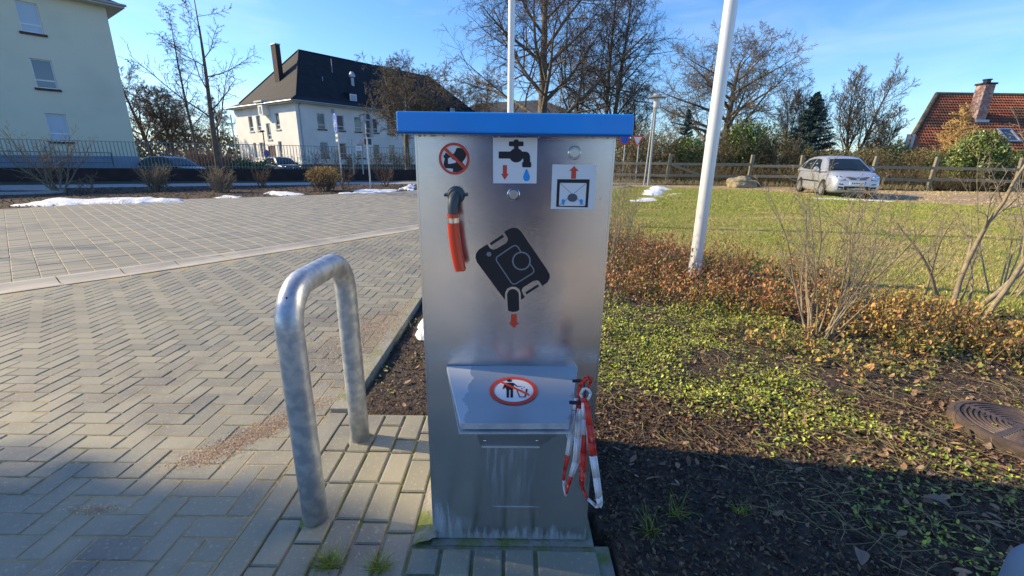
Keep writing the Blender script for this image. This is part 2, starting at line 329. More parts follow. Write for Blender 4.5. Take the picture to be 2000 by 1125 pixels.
# brushed steel of the station, with limescale where water ran and a paler band above the lid
def steel(name, tangent, base_scale=True):
    m = mat(name, (.66, .66, .66), .20, 1, aniso=(.88, tangent)); n, l = m.node_tree.nodes, m.node_tree.links
    b = n['Principled BSDF']; co = n.new('ShaderNodeTexCoord'); sp = n.new('ShaderNodeSeparateXYZ'); l.new(co.outputs['Object'], sp.inputs[0])
    def noise(scale, sx, sy, sz, det=4):
        mp = n.new('ShaderNodeMapping'); mp.inputs['Scale'].default_value = (sx, sy, sz); l.new(co.outputs['Object'], mp.inputs[0])
        t = n.new('ShaderNodeTexNoise'); t.inputs['Scale'].default_value = scale; t.inputs['Detail'].default_value = det; l.new(mp.outputs[0], t.inputs['Vector']); return t.outputs[0]
    def math_(op, a, c, clamp=False):
        q = n.new('ShaderNodeMath'); q.operation = op; q.use_clamp = clamp
        for i, s_ in enumerate((a, c)):
            if isinstance(s_, (int, float)): q.inputs[i].default_value = s_
            else: l.new(s_, q.inputs[i])
        return q.outputs[0]
    def rng(v, a, c, d=0, e=1):
        q = n.new('ShaderNodeMapRange'); l.new(v, q.inputs[0])
        for i, s_ in enumerate((a, c, d, e)): q.inputs[i + 1].default_value = s_
        return q.outputs[0]
    z = sp.outputs[2]; x = sp.outputs[0]
    brush = noise(30, 1, 1, 60, 3)
    streak = noise(26, 3, 3, .35, 5); blot = noise(9, 1, 1, 1, 5)
    l.new(rng(math_('ADD', math_('MULTIPLY', brush, .25), blot), .2, 1.3, .15, .31), b.inputs['Roughness'])
    # foot band of scale
    left = rng(x, -.27, -.16, .10, 0); foot = rng(math_('ADD', z, math_('MULTIPLY', math_('SUBTRACT', streak, .5), -.11)), .02, .055, .8, 0)
    foot2 = rng(math_('SUBTRACT', math_('ADD', z, math_('MULTIPLY', math_('SUBTRACT', streak, .5), -.2)), left), .03, .10, 1, 0)
    foot2 = math_('MULTIPLY', foot2, rng(x, -.2, -.10, 1, .0))
    # run below the chute
    run = math_('MULTIPLY', rng(math_('ABSOLUTE', x, 0), .07, .10, 1, 0), math_('MULTIPLY', rng(z, .10, .36, .15, 1), rng(z, .365, .372, 1, 0)))
    run = math_('MULTIPLY', run, rng(streak, .45, .8, .03, .5))
    seam = math_('MULTIPLY', rng(math_('ABSOLUTE', math_('SUBTRACT', z, .138), 0), .001, .004, .6, 0), rng(math_('ABSOLUTE', math_('SUBTRACT', x, .02), 0), .05, .09, 1, 0))
    above = math_('MULTIPLY', rng(math_('ABSOLUTE', math_('SUBTRACT', z, math_('ADD', .685, math_('MULTIPLY', blot, .02))), 0), .008, .04, .45, 0), rng(blot, .4, .65, .1, 1))  # paler patchy band on the front just above the lid
    tot = math_('ADD', math_('MULTIPLY', math_('MAXIMUM', foot, foot2), rng(streak, .3, .75, .25, .75)), math_('ADD', run, math_('ADD', seam, above)), True)
    if not base_scale: tot = rng(math_('SUBTRACT', x, math_('ADD', math_('MULTIPLY', math_('SUBTRACT', noise(14, 1, 1, 1, 6), .5), .09), math_('MULTIPLY', math_('SUBTRACT', noise(90, 1, 1, 1, 3), .5), .012))), -.118, -.115, .85, .3)
    d = n.new('ShaderNodeBsdfPrincipled'); d.inputs['Base Color'].default_value = (.50, .53, .57, 1); d.inputs['Roughness'].default_value = .7
    mx = n.new('ShaderNodeMixShader'); l.new(tot, mx.inputs[0]); l.new(b.outputs[0], mx.inputs[1]); l.new(d.outputs[0], mx.inputs[2])
    l.new(mx.outputs[0], n['Material Output'].inputs[0])
    bp = n.new('ShaderNodeBump'); bp.inputs['Strength'].default_value = .09; bp.inputs['Distance'].default_value = .001
    l.new(brush, bp.inputs['Height']); l.new(bp.outputs[0], b.inputs['Normal'])
    return m
m_steel = steel('brushed_steel_front', (0, 0, 1)); m_steel_s = mat('brushed_steel_side', (.55, .56, .58), .34, 1, aniso=(.6, (0, 0, 1)))
m_lid = steel('brushed_steel_lid', (1, 0, 0), False)


# ================================================================== GROUND
def sheet(name, poly, z, mt, kind='structure', parent=None):
    mb = MB(); mb.quad(*[(p[0], p[1], z) for p in poly]); o = mb.build(name, mt, parent)
    if not parent: tag(o, kind=kind)
    return o
def gridsheet(name, x0, x1, y0, y1, step, zf, mt, parent=None, keep=None):
    xs, ys = np.arange(x0, x1 + step / 2, step), np.arange(y0, y1 + step / 2, step)
    X, Y = np.meshgrid(xs, ys); Z = zf(X, Y); nx = len(xs); V = np.stack([X, Y, Z], -1).reshape(-1, 3)
    i, j = np.meshgrid(np.arange(len(xs) - 1), np.arange(len(ys) - 1)); a = (j * nx + i).reshape(-1)
    if keep is not None:
        c = V[a] + [step / 2, step / 2, 0]; a = a[keep(c[:, 0], c[:, 1])]
    o = np_mesh(name, V, np.stack([a, a + 1, a + nx + 1, a + nx], 1), mt, parent, smooth=True)
    if not parent: tag(o, kind='structure')
    return o
sheet('ground', [(-900, -500), (900, -500), (900, 1500), (-900, 1500)], -.5, m_ground)

# yard paving: everything left of the kerb, herringbone up to the channel, square slabs beyond it
KX = -.925                                                      # left edge of the kerb
chan_lo = [(-9.2, -4.2), (-7.0, .6), (-5.9, 2.2), (-4.72, 3.80), (-3.95, 4.72), (-2.92, 6.20), (-1.76, 7.90), (-.95, 9.25), (-.3, 10.5)]
chan_hi = [(-9.75, -4.0), (-7.4, .95), (-6.3, 2.55), (-5.10, 4.15), (-4.32, 5.06), (-3.26, 6.55), (-2.06, 8.30), (-1.25, 9.65), (-.6, 10.9)]
bed_edge = [(-24, -6), (-17, 3.2), (-11.9, 9.9), (-10.6, 12.6), (-7.55, 14.6), (-4.2, 17.7), (-3.6, 19.2), (3.5, 22.5), (6.4, 24.5)]
yard = sheet('yard_paving', [(KX, -4)] + chan_lo[:8][::-1][:0] + [(KX, 9.3)] + chan_lo[1:8][::-1] + [(-9.2, -4.2)], -.004, m_joint)
# unseen ground behind the camera, made pale to brighten the steel's reflected sides
sheet('reflector_apron_right', [(.5, -30), (40, -30), (40, -.62), (.5, -.62)], -.026, mat('reflector_sand', (.60, .46, .29), .95, col2=(.48, .36, .22), scale=1.5))
sheet('reflector_apron_left', [(-40, -30), (.6, -30), (.6, -.6), (KX, -.6), (KX, -4.01), (-9.2, -4.21), (-9.75, -4.0), (-24, -6)], -.03, mat('reflector_concrete', (.58, .55, .48), .9, col2=(.46, .44, .39), scale=1.2))
U = .0925
def brick_mesh(name, w, l, g=.0035, c=.003, h=.03):
    mb = MB(); x, y = w / 2 - g, l / 2 - g
    a = [(-x, -y, -h), (x, -y, -h), (x, y, -h), (-x, y, -h), (-x, -y, -c), (x, -y, -c), (x, y, -c), (-x, y, -c), (-x + c, -y + c, 0), (x - c, -y + c, 0), (x - c, y - c, 0), (-x + c, y - c, 0)]
    mb.add(a, [(0, 1, 5, 4), (1, 2, 6, 5), (2, 3, 7, 6), (3, 0, 4, 7), (4, 5, 9, 8), (5, 6, 10, 9), (6, 7, 11, 10), (7, 4, 8, 11), (8, 9, 10, 11)]); return mb
def lay(parent, items, w, l, mt_o, mt_f, name, nmax=290):
    """items (x, y, rot): nearest as single objects sharing one mesh, the rest joined"""
    items = sorted(items, key=lambda q: (q[0] * .8) ** 2 + q[1] ** 2); mb = brick_mesh(name, w, l)
    me = bpy.data.meshes.new(name); me.from_pydata(mb.v, [], mb.f); me.materials.append(mt_o)
    for i, (x, y, r) in enumerate(items[:nmax]):
        o = bpy.data.objects.new(name, me); C.objects.link(o); o.parent = parent
        o.location = (x + rnd.uniform(-.001, .001), y + rnd.uniform(-.001, .001), rnd.uniform(-.0025, .0015)); o.rotation_euler = (rnd.uniform(-.006, .006), rnd.uniform(-.006, .006), r + rnd.uniform(-.008, .008))
    rest = items[nmax:]
    if rest:
        b = np.array(mb.v); n = len(rest); A = np.array(rest); c, s = np.cos(A[:, 2]), np.sin(A[:, 2])
        V = np.stack([A[:, 0:1] + b[None, :, 0] * c[:, None] - b[None, :, 1] * s[:, None], A[:, 1:2] + b[None, :, 0] * s[:, None] + b[None, :, 1] * c[:, None],
                      np.broadcast_to(b[None, :, 2], (n, len(b))) + nr.uniform(-.002, .0015, (n, 1))], -1).reshape(-1, 3)
        Fc = (np.arange(n)[:, None, None] * len(b) + np.array(mb.f)[None]).reshape(-1, 4)
        tag(np_mesh(name + '_field', V, Fc, mt_f, parent), kind='stuff')
hb = []
region = [(KX - .04, -.3), (KX - .04, 9.2)] + [(x + .05, y - .06) for x, y in chan_lo[1:8][::-1]] + [(-6.9, -.3)]
X0, Y0 = -1.49, 1.18
for i in range(-62, 8):
    for j in range(-16, 92):
        k = (i + j) % 4
        if k == 0: x, y, r = X0 + (i + 1) * U, Y0 + (j + .5) * U, math.pi / 2
        elif k == 2: x, y, r = X0 + (i + .5) * U, Y0 + (j + 1) * U, 0
        else: continue
        hb.append((x, y, r))
A = np.array(hb); ok = inpoly(A[:, 0], A[:, 1], region) & (A[:, 0] > -1.45 * A[:, 1] - 1.2)
lay(yard, [h for h, q in zip(hb, ok) if q], U, 2 * U, m_brick, m_brick_far, 'paver')
lay(yard, [(X0 + 5.5 * U, Y0 + (j + .5) * U, 0) for j in range(-16, 86) if (5 + j) % 4 == 0], U, U, m_brick, m_brick_far, 'half_paver')

# drainage channel: concave concrete stones
chan = tag(MB().build('drainage_channel', m_gutter), kind='structure')
def along(poly, s):
    for a, b in zip(poly[:-1], poly[1:]):
        a, b = Vector(a), Vector(b); L = (b - a).length
        if s <= L: return a.lerp(b, s / L)
        s -= L
    return Vector(poly[-1])
Llo = sum((Vector(b) - Vector(a)).length for a, b in zip(chan_lo[:-1], chan_lo[1:])); Lhi = sum((Vector(b) - Vector(a)).length for a, b in zip(chan_hi[:-1], chan_hi[1:]))
N = 34
for i in range(N):
    mb = MB(); t0, t1 = i / N + .0003, (i + 1) / N - .0003; vs = []
    for t in (t0, t1):
        a, b = along(chan_lo, t * Llo), along(chan_hi, t * Lhi)
        for w, z in ((0, -.05), (0, .004), (.12, .004), (.32, -.014), (.5, -.02), (.68, -.014), (.88, .004), (1, .004), (1, -.05)):
            p = a.lerp(b, w); vs.append((p.x, p.y, z))
    mb.add(vs, [(k, k + 1, 10 + k, 9 + k) for k in range(8)] + [tuple(range(9)), tuple(range(17, 8, -1))]); mb.build('channel_stone', m_gutter, chan)

# square slabs
yard2 = sheet('slab_yard', [tuple(p) for p in chan_hi] + [(3.2, 17), (6.4, 24.4)] + [tuple(p) for p in bed_edge[::-1][1:]], -.005, m_joint_pale)
su, sv = Vector((.66, .751)), Vector((-.751, .66)); S = .205; items = []
regA = [(x, y) for x, y in chan_hi] + [(3.2, 17), (6.4, 24.4)] + [tuple(p) for p in bed_edge[::-1][1:]]
for i in range(-60, 130):
    for j in range(0, 75):
        p = Vector((-5.03, 4.2)) + su * (i + .5) * S + sv * (j + .5) * S
        if -1.45 * p.y - 2 < p.x < .5 * p.y and p.y > 1.5: items.append((p.x, p.y, math.atan2(.751, .66)))
A = np.array(items); ok = inpoly(A[:, 0], A[:, 1], regA); items = [h for h, q in zip(items, ok) if q]
lay(yard2, items, S, S, m_stack_o, m_stack, 'slab', 280)

# kerb between yard and planting bed
kerb = thing('kerb', 'narrow lichen-stained concrete kerb between herringbone yard and planting bed', 'kerb', (-.875, 1, 0))
y = -.35
while y < 9.4:
    L = .92 if y > 1.8 else .46; hi = .022 if y > 1.62 else .002
    mb = MB(); mb.box((KX + .004, y + .003, -.1), (-.832, min(y + L, 9.4) - .003, hi)); mb.build('kerb_stone', m_kerb if hi > .01 else m_brick, kerb, bevel=.004); y += L

# standing pad of the station: pavers in columns
pad = sheet('standing_pad', [(-.834, -.4), (.34, -.4), (.34, 1.175), (-.26, 1.175), (-.26, 1.95), (-.834, 1.95)], -.010, m_padbase)
its = []; w = .101
for c_ in range(5):
    x = -.832 + (c_ + .5) * w; y = [1.94, 1.94, 1.94, 1.94, 1.94][c_]; first = [.095, .20, .095, .20, .15][c_]
    while y > -.3:
        L = first if first else .192
        its.append((x, y - L / 2, L)); y -= L; first = None
        if c_ in (1, 3) and rnd.random() < .25: first = .096
for c_, x in enumerate((-.275, -.17, -.066, .037)):
    y = 1.155; first = (.10, .11, .19, .12)[c_]
    while y > -.3:
        L = first or .192; its.append((x, y - L / 2, L, .100)); y -= L; first = None
for k in range(9): its.append((.195, 1.155 - .053 - k * .106, .100, .205))
meshes = {}
for it in its:
    x, y, L = it[:3]; ww = it[3] if len(it) > 3 else w - .002
    if (round(ww, 3), round(L, 3)) not in meshes:
        mb = brick_mesh('p', ww, L, .004, .005); me = bpy.data.meshes.new('pad_paver'); me.from_pydata(mb.v, [], mb.f); me.materials.append(m_brick); meshes[(round(ww, 3), round(L, 3))] = me
    if math.hypot(x + .69, y - 1.27) < .05 or math.hypot(x + .69, y - 1.74) < .03: pass
    o = bpy.data.objects.new('paver', meshes[(round(ww, 3), round(L, 3))]); C.objects.link(o); o.parent = pad
    o.location = (x, y, rnd.uniform(-.003, .002)); o.rotation_euler = (rnd.uniform(-.01, .01), rnd.uniform(-.01, .01), rnd.uniform(-.012, .012))
# mossy mortar wedge left of the plinth
def wedge(X, Y): return -.012 + .035 * np.clip((X + .335) / .08, 0, 1) * (.7 + .5 * vnoise(X, Y, 22, 3)) + .006 * vnoise(X, Y, 60, 4)
gridsheet('mortar_wedge', -.325, -.245, 1.165, 1.94, .008, wedge, m_padbase)

# planting bed, right of and behind the station
padpoly = [(-.84, -2), (.335, -2), (.335, 1.16), (-.25, 1.16), (-.25, 1.955), (-.84, 1.955)]
def bedz(X, Y):
    z = -.005 + .035 * (vnoise(X, Y, 1.1, 1) - .5) + .022 * (vnoise(X, Y, 5, 2) - .5) + .012 * (vnoise(X, Y, 22, 5) - .5)
    near = np.clip((X - .33) / .25, 0, 1) * (Y < 1.25) + (Y >= 1.25) * np.clip((Y - 1.93) / .2, 0, 1) + (Y >= 1.25) * np.clip((X - .27) / .3, 0, 1)
    return np.where(inpoly(X, Y, [(-1, -3), (.337, -3), (.337, 1.17), (.2, 1.5), (-.2, 1.955), (-1, 1.955)]), -.1, z * np.clip(near, .15, 1) - .004) - .1 * (X < -.83)
bed_r = [(-.83, -.6), (5.6, -.6), (5.0, 3.2), (4.0, 4.1), (3.2, 5.0), (2.6, 6.4), (1.9, 7.6), (1.2, 9.4), (-.83, 9.4)]
gridsheet('planting_bed', -.84, 5.8, -.6, 9.4, .04, bedz, m_soil, keep=lambda x, y: inpoly(x, y, bed_r))
def lawnz(X, Y): return -.02 + .05 * (vnoise(X, Y, .5, 8) - .5) + .02 * (vnoise(X, Y, 2.5, 9) - .5)
lawn_p = [(5.7, -1), (4.8, 3.2), (3.8, 4.0), (3.0, 4.9), (2.4, 6.3), (1.7, 7.5), (1.0, 9.2), (1.2, 15), (3.9, 21.6), (6.8, 23.6), (12.2, 22.2), (13.6, 17.0), (16.5, 14.2), (24, 9), (24, -1)]
gridsheet('lawn', 1, 24, -1, 24, .2, lawnz, m_grass, keep=lambda x, y: inpoly(x, y, lawn_p))
sheet('sandy_drive', [(6.8, 23.5), (12.2, 22.1), (13.6, 16.9), (16.5, 14.1), (24, 8.9), (60, 0), (60, 20), (29, 23.6), (20, 23.6), (14, 26.4), (5, 25.6)], -.035, m_drive)
# left planting strip, path, verge, raised ground behind the retaining wall
strip = [(-24, -6), (-17, 3.2), (-11.9, 9.9), (-10.6, 12.6), (-7.55, 14.6), (-4.2, 17.7), (-3.6, 19.2), (3.5, 22.5), (6.4, 24.4), (5, 25.4), (-6.3, 22.6), (-12.5, 19.6), (-19.8, 15.4), (-30, 4)]
sheet('planting_strip', [strip[i] for i in range(len(strip))], -.012, m_soil)
sheet('path', [(-30, 4), (-19.8, 15.4), (-12.5, 19.6), (-6.3, 22.6), (5, 25.4), (14, 27.5), (14, 29), (4, 28), (-6.3, 25.2), (-13, 21.9), (-21.5, 17.6), (-33, 5)], -.008, m_path)
sheet('verge', [(-33, 5), (-21.5, 17.6), (-13, 21.9), (-6.3, 25.2), (4, 28), (14, 29), (40, 24), (60, 30), (60, 60), (0, 60), (-6.5, 28.2), (-12.1, 26.5), (-24.5, 21.0), (-40, 12)], -.05, m_verge)
wallL = [(-42, 11.5), (-24.0, 21.2), (-16.3, 24.2), (-6.5, 28.1), (3, 31)]
rg = MB(); rg.quad(*[(x, y + .02, -.4) for x, y in wallL], (3, 140, -.4), (-160, 140, -.4), (-160, 11.5, -.4)); tag(rg.build('lower_ground', m_verge), kind='structure')
w_ = thing('retaining_wall', 'low dark retaining wall carrying the iron railing, across the left background', 'wall', (-15, 24.7, 0))
mb = MB()
for a, b in zip(wallL[:-1], wallL[1:]):
    a, b = Vector(a), Vector(b); n_ = Vector((b.y - a.y, a.x - b.x)).normalized() * .12
    mb.prism([(a.x, a.y, -.45), (b.x, b.y, -.45), (b.x, b.y, .58), (a.x, a.y, .58)], (n_.x, n_.y, 0))
mb.build('wall', m_wall, w_)

# ================================================================== scatter on the bed
def on_bed(P, lift=.0):
    z = bedz(P[:, 0], P[:, 1]); return np.column_stack([P, z + lift])
def outside_pad(P): return P[~inpoly(P[:, 0], P[:, 1], [(-.84, -2), (.36, -2), (.36, 1.17), (.28, 1.17), (.28, 1.9), (-.84, 1.96)])]
P = outside_pad(np.vstack([scatter([(-.82, 1.97), (3.6, 1.2), (3.8, 3.5), (-.82, 4.2)], 16000), scatter([(.34, .5), (2.9, .5), (2.9, 2.2), (.3, 2.2)], 30000)]))
tag(flakes('bark_mulch', on_bed(P, .004), nr.uniform(.006, .028, len(P)), m_chip, tilt=.55, aspect=.5), kind='stuff')
P = outside_pad(np.vstack([scatter([(-.8, 2), (2.9, .6), (4.2, 3.4), (1, 5), (-.8, 4)], 1000), scatter([(1.3, .7), (2.6, .7), (3.4, 3.0), (1.4, 2.1)], 420)]))
tag(leaves6('fallen_leaves', on_bed(P, .014), nr.uniform(.015, .055, len(P)), m_litter, tilt=.35), kind='stuff')
# green periwinkle carpet
vin = [(.45, 4.4), (1.1, 3.95), (2.15, 3.5), (2.3, 3.0), (1.75, 2.35), (1.9, 1.9), (1.25, 1.8), (.95, 2.05), (.5, 2.2), (.36, 3.0)]
Pv = scatter(vin, 30000); k = vnoise(Pv[:, 0], Pv[:, 1], 2.3, 11) * .6 + vnoise(Pv[:, 0], Pv[:, 1], 7, 12) * .5
Pv = Pv[(k > nr.uniform(.42, .68, len(Pv)))]; Pv = Pv + nr.normal(0, .06, Pv.shape); Pv = Pv[Pv[:, 0] > .36]
Pw = np.vstack([scatter([(.9, 1.75), (1.9, 1.9), (2.9, 2.2), (3.2, 1.3), (2.4, .75), (1.5, 1.0), (1.2, 1.45)], 5200), scatter([(1.7, 2.3), (2.6, 2.2), (2.2, 3.4), (1.9, 3.2)], 1200)])
Pw = Pw[vnoise(Pw[:, 0], Pw[:, 1], 4, 13) > nr.uniform(.4, .75, len(Pw))]
Px = scatter([(-.8, 2.1), (-.3, 2.1), (-.3, 4), (-.8, 4)], 900); Px = Px[vnoise(Px[:, 0], Px[:, 1], 5, 14) > nr.uniform(.45, .8, len(Px))]
Pa = outside_pad(np.vstack([Pv, Pw, Px])); Pz = on_bed(Pa); Pz[:, 2] += nr.uniform(.005, .05, len(Pz)) * (.2 + 1.6 * vnoise(Pa[:, 0], Pa[:, 1], 7, 15) ** 2)
tag(leaves6('periwinkle_carpet', Pz, nr.uniform(.008, .027, len(Pz)), m_leaf_gr, tilt=.6, width=.6), kind='stuff')
# trailing dry stalks
def stalks(name, poly, n, L, r, mt, flat=.12, arc=.5):
    P = outside_pad(scatter(poly, n)); sg = []
    for x, y in P:
        z = float(bedz(np.array([x]), np.array([y]))[0]) + rnd.uniform(.006, .04); a = rnd.uniform(0, 6.28); l = rnd.uniform(.4, 1) * L; k = rnd.uniform(-arc, arc); p = Vector((x, y, z)); e = rnd.uniform(-.05, flat * 2)
        rr = r * rnd.uniform(.5, 1.2)
        for i in range(5):
            d = Vector((math.cos(a + k * i), math.sin(a + k * i), e - .12 * i * flat * 4)) * l / 5; q = p + d; q.z = max(q.z, z - .02)
            sg.append((*p, *q, rr * (1 - i * .15), rr * (.85 - i * .15))); p = q
    return tag(segs_mesh(name, sg, mt), kind='stuff')
stalks('dry_stalks', [(.9, 1.3), (1.6, .9), (3.0, 1.0), (3.6, 2.2), (1.8, 3.6), (.4, 3.8), (.35, 1.95), (.8, 1.7)], 1500, .26, .0016, m_stalk)
# low rust-leaved shrub carpet
def brush(name, poly, n, hmax, mt_leaf, mt_stem, leaf=.03, zf=None, nl=14, thr=(.25, .6), seed=20, lean=.25):
    P = scatter(poly, n); P = P[vnoise(P[:, 0], P[:, 1], 1.7, seed) * .5 + vnoise(P[:, 0], P[:, 1], 4.5, seed + 7) * .5 > nr.uniform(*thr, len(P))]; P = P + nr.normal(0, .09, P.shape); P = P[P[:, 0] > .42]; sg = []; L = []
    for x, y in P:
        z = float(bedz(np.array([x]), np.array([y]))[0]) - .01; h = hmax * rnd.uniform(.35, 1) * (.55 + .6 * float(vnoise(np.array([x]), np.array([y]), 1.2, seed + 1)[0]))
        d = Vector((rnd.gauss(0, lean), rnd.gauss(0, lean), 1)).normalized(); p = Vector((x, y, z))
        for i in range(4):
            d = (d + Vector((rnd.gauss(0, .12), rnd.gauss(0, .12), 0))).normalized(); q = p + d * h / 4; sg.append((*p, *q, .0022, .0018)); 
            for _ in range(nl // 4 + 1):
                s_ = rnd.random(); o_ = p.lerp(q, s_); L.append((o_.x + rnd.gauss(0, .014 + leaf * .3), o_.y + rnd.gauss(0, .014 + leaf * .3), o_.z + rnd.gauss(0, .01)))
            p = q
    tag(segs_mesh(name + '_stems', sg, mt_stem), kind='stuff'); L = np.array(L)
    return tag(leaves6(name, L, nr.uniform(.45, 1.2, len(L)) * leaf, mt_leaf, tilt=.9), kind='stuff')
red = [(.75, 4.0), (1.0, 4.6), (1.3, 6.6), (2.0, 7.0), (2.6, 6.3), (3.5, 5.5), (3.4, 4.4), (2.6, 3.3), (2.2, 3.5), (1.3, 3.75)]
brush('rust_groundcover', red, 1900, .36, m_leaf_red, m_twig_tan, .031, nl=10, thr=(.36, .66))
och = [(1.75, 3.1), (1.8, 2.5), (2.2, 2.45), (2.6, 2.65), (3.6, 2.5), (4.6, 3.0), (4.3, 3.6), (3.4, 4.5), (2.7, 3.6), (2.3, 3.3)]
brush('ochre_groundcover', och, 1050, .32, m_leaf_or, m_twig_tan, .038, nl=11, thr=(.42, .68), seed=30)
brush('tall_rust_shoots', red, 420, .62, m_leaf_red, m_twig_tan, .034, nl=20, thr=(.3, .8), seed=33, lean=.12)
brush('olive_undergrowth', [(.5, 4.0), (1.2, 6.4), (3.4, 5.6), (4.4, 3.6), (3.6, 2.4), (1.8, 2.3), (1.6, 3.4)], 1700, .16, m_scrub_g, m_twig_tan, .035, nl=12, thr=(.3, .7), seed=36)
brush('pale_weeds', [(.6, 5.2), (1.3, 6.2), (2.4, 7.2), (1.5, 9.2), (.6, 9.2)], 700, .42, m_stalk, m_stalk, .02, nl=6, seed=40)
# grass blades on the lawn
def blades(name, poly, n, h, w, zf, mt, seed=50, thr=(.0, .5)):
    P = scatter(poly, n); P = P[vnoise(P[:, 0], P[:, 1], 1.3, seed) * .6 + vnoise(P[:, 0], P[:, 1], 6, seed + 1) * .4 > nr.uniform(*thr, len(P))]; n = len(P)
    a = nr.random(n) * 6.283; hh = nr.uniform(.4, 1, n) * h; ww = nr.uniform(.6, 1, n) * w; z = zf(P[:, 0], P[:, 1]) - .005
    B = np.column_stack([P, z]); s_ = np.stack([np.cos(a), np.sin(a), np.zeros(n)], 1) * ww[:, None]
    t = np.stack([nr.normal(0, .45, n) * hh, nr.normal(0, .45, n) * hh, hh], 1); V = np.stack([B - s_, B + s_, B + t], 1).reshape(-1, 3)
    return tag(np_mesh(name, V, np.arange(3 * n).reshape(-1, 3), mt), kind='stuff')
blades('lawn_grass', [(5.2, 3.0), (3.8, 4.0), (3.0, 4.9), (2.2, 6.3), (1.6, 7.5), (1.0, 9.2), (1.2, 12.5), (13.5, 12.5), (11, 9), (8, 6), (6.3, 4)], 150000, .05, .005, lawnz, m_blade, thr=(.15, .6))
blades('lawn_grass_far', [(1.2, 12.3), (1.6, 16), (3.9, 21.4), (6.8, 23.2), (12.0, 22.0), (13.4, 16.8), (16.5, 14), (18, 12.3)], 90000, .08, .011, lawnz, m_blade, seed=52)
m_straw = mat('straw_blades', (.5, .42, .2), .8, rand=('isl', [(.52, .42, .19), (.40, .31, .12), (.62, .52, .27), (.34, .25, .12)]))
blades('lawn_straw', [(5.2, 3.0), (3.8, 4.0), (3.0, 4.9), (2.2, 6.3), (1.6, 7.5), (1.0, 9.2), (1.2, 13), (14, 13), (11, 9), (8, 6), (6.3, 4)], 120000, .045, .006, lawnz, m_straw, seed=58, thr=(.34, .58))
blades('lawn_straw_far', [(1.2, 12.3), (1.6, 16), (3.9, 21.4), (6.8, 23.2), (12.0, 22.0), (13.4, 16.8), (16.5, 14), (18, 12.3)], 60000, .06, .013, lawnz, m_straw, seed=59, thr=(.34, .58))
q = scatter(lawn_p[:20], 1500); q = q[q[:, 1] > 3]
tag(flakes('lawn_leaves', np.column_stack([q, lawnz(q[:, 0], q[:, 1]) + .03]), nr.uniform(.03, .08, len(q)), m_litter, tilt=.5, aspect=.6), kind='stuff')
blades('drive_grass', [(6.9, 23.4), (12.3, 22.0), (13.7, 16.7), (16.5, 14.0), (24, 9), (30, 8), (29, 23.5), (20, 23.5), (14, 26.3), (5.2, 25.5)], 40000, .09, .014, lambda x, y: x * 0 - .035, m_straw, seed=63, thr=(.40, .75))
# grass tufts between the front pavers and weeds on the shaded soil
for i, (x, y, n_, h, lab) in enumerate([(-.575, 1.085, 130, .045, 'grass tuft growing in the joint below the steel hoop, left one of two'), (-.41, 1.075, 100, .038, 'grass tuft growing in the joint between hoop and station, right one of two'),
        (.62, 1.32, 26, .06, 'spindly green weed nearest the hanging tape on the shaded soil'), (.50, 1.235, 30, .055, 'spindly green weed on the shaded soil, beside the wide front paver'), (.86, 1.33, 18, .045, 'smallest spindly weed in the middle of the shaded soil')]):
    sg = []
    for _ in range(n_):
        a = rnd.uniform(0, 6.28); p = Vector((x + rnd.gauss(0, .014), y + rnd.gauss(0, .006), -.01)); e = rnd.uniform(.5, 1.6); rr = .0011
        for k in range(3):
            q = p + Vector((math.cos(a), math.sin(a), e - k * .35)) * h * rnd.uniform(.25, .5); sg.append((*p, *q, rr * (1 - k * .25), rr * (.75 - k * .25))); p = q
    tag(segs_mesh('grass_tuft' if i < 2 else 'weed', sg, m_leaf_gr), lab, 'weed' if i > 1 else 'grass', 'grass tufts in the joints' if i < 2 else 'weeds on the shaded soil')
# spilled seed / grit along the kerb
def grit(name, c, a, b, ang, n):
    q = nr.normal(size=(n, 2)) * [a, b]; x = c[0] + q[:, 0] * math.cos(ang) - q[:, 1] * math.sin(ang); y = c[1] + q[:, 0] * math.sin(ang) + q[:, 1] * math.cos(ang)
    kk = (x < KX - .0) | (y > 2); x, y = x[kk], y[kk]; kz = np.where(x > KX, .024, .001); kk = x < -.84; P = np.column_stack([x, y, kz + .001])[kk]
    return flakes(name, P, nr.uniform(.003, .008, len(P)), m_grit, tilt=.4, aspect=.7)
gs = thing('seed_litter', 'tan spilled seed and grit strewn over the pavers along the kerb', 'litter', (-1.1, 2.2, 0)); gs['kind'] = 'stuff'
for nm, c, a, b, ang, n in [('grit', (-1.16, 1.82), .15, .04, .95, 6500), ('grit', (-1.30, 1.62), .07, .035, .6, 1500), ('grit', (-1.05, 3.05), .36, .12, 1.45, 12000), ('grit', (-1.35, 2.9), .25, .15, 1.2, 900), ('grit', (-1.52, 1.30), .05, .012, .05, 350)]:
    tag(grit(nm, c, a, b, ang, n), kind='stuff').parent = gs
    C.objects[-1].matrix_parent_inverse = WORLD[gs.name]
q = scatter([(KX, .9), (KX, 8), (-4.2, 4.2), (-2.2, 1.2)], 5200)
tag(flakes('sand_grains', np.column_stack([q, np.full(len(q), .0015)]), nr.uniform(.002, .006, len(q)), m_grit, tilt=.3, aspect=.7), kind='stuff')
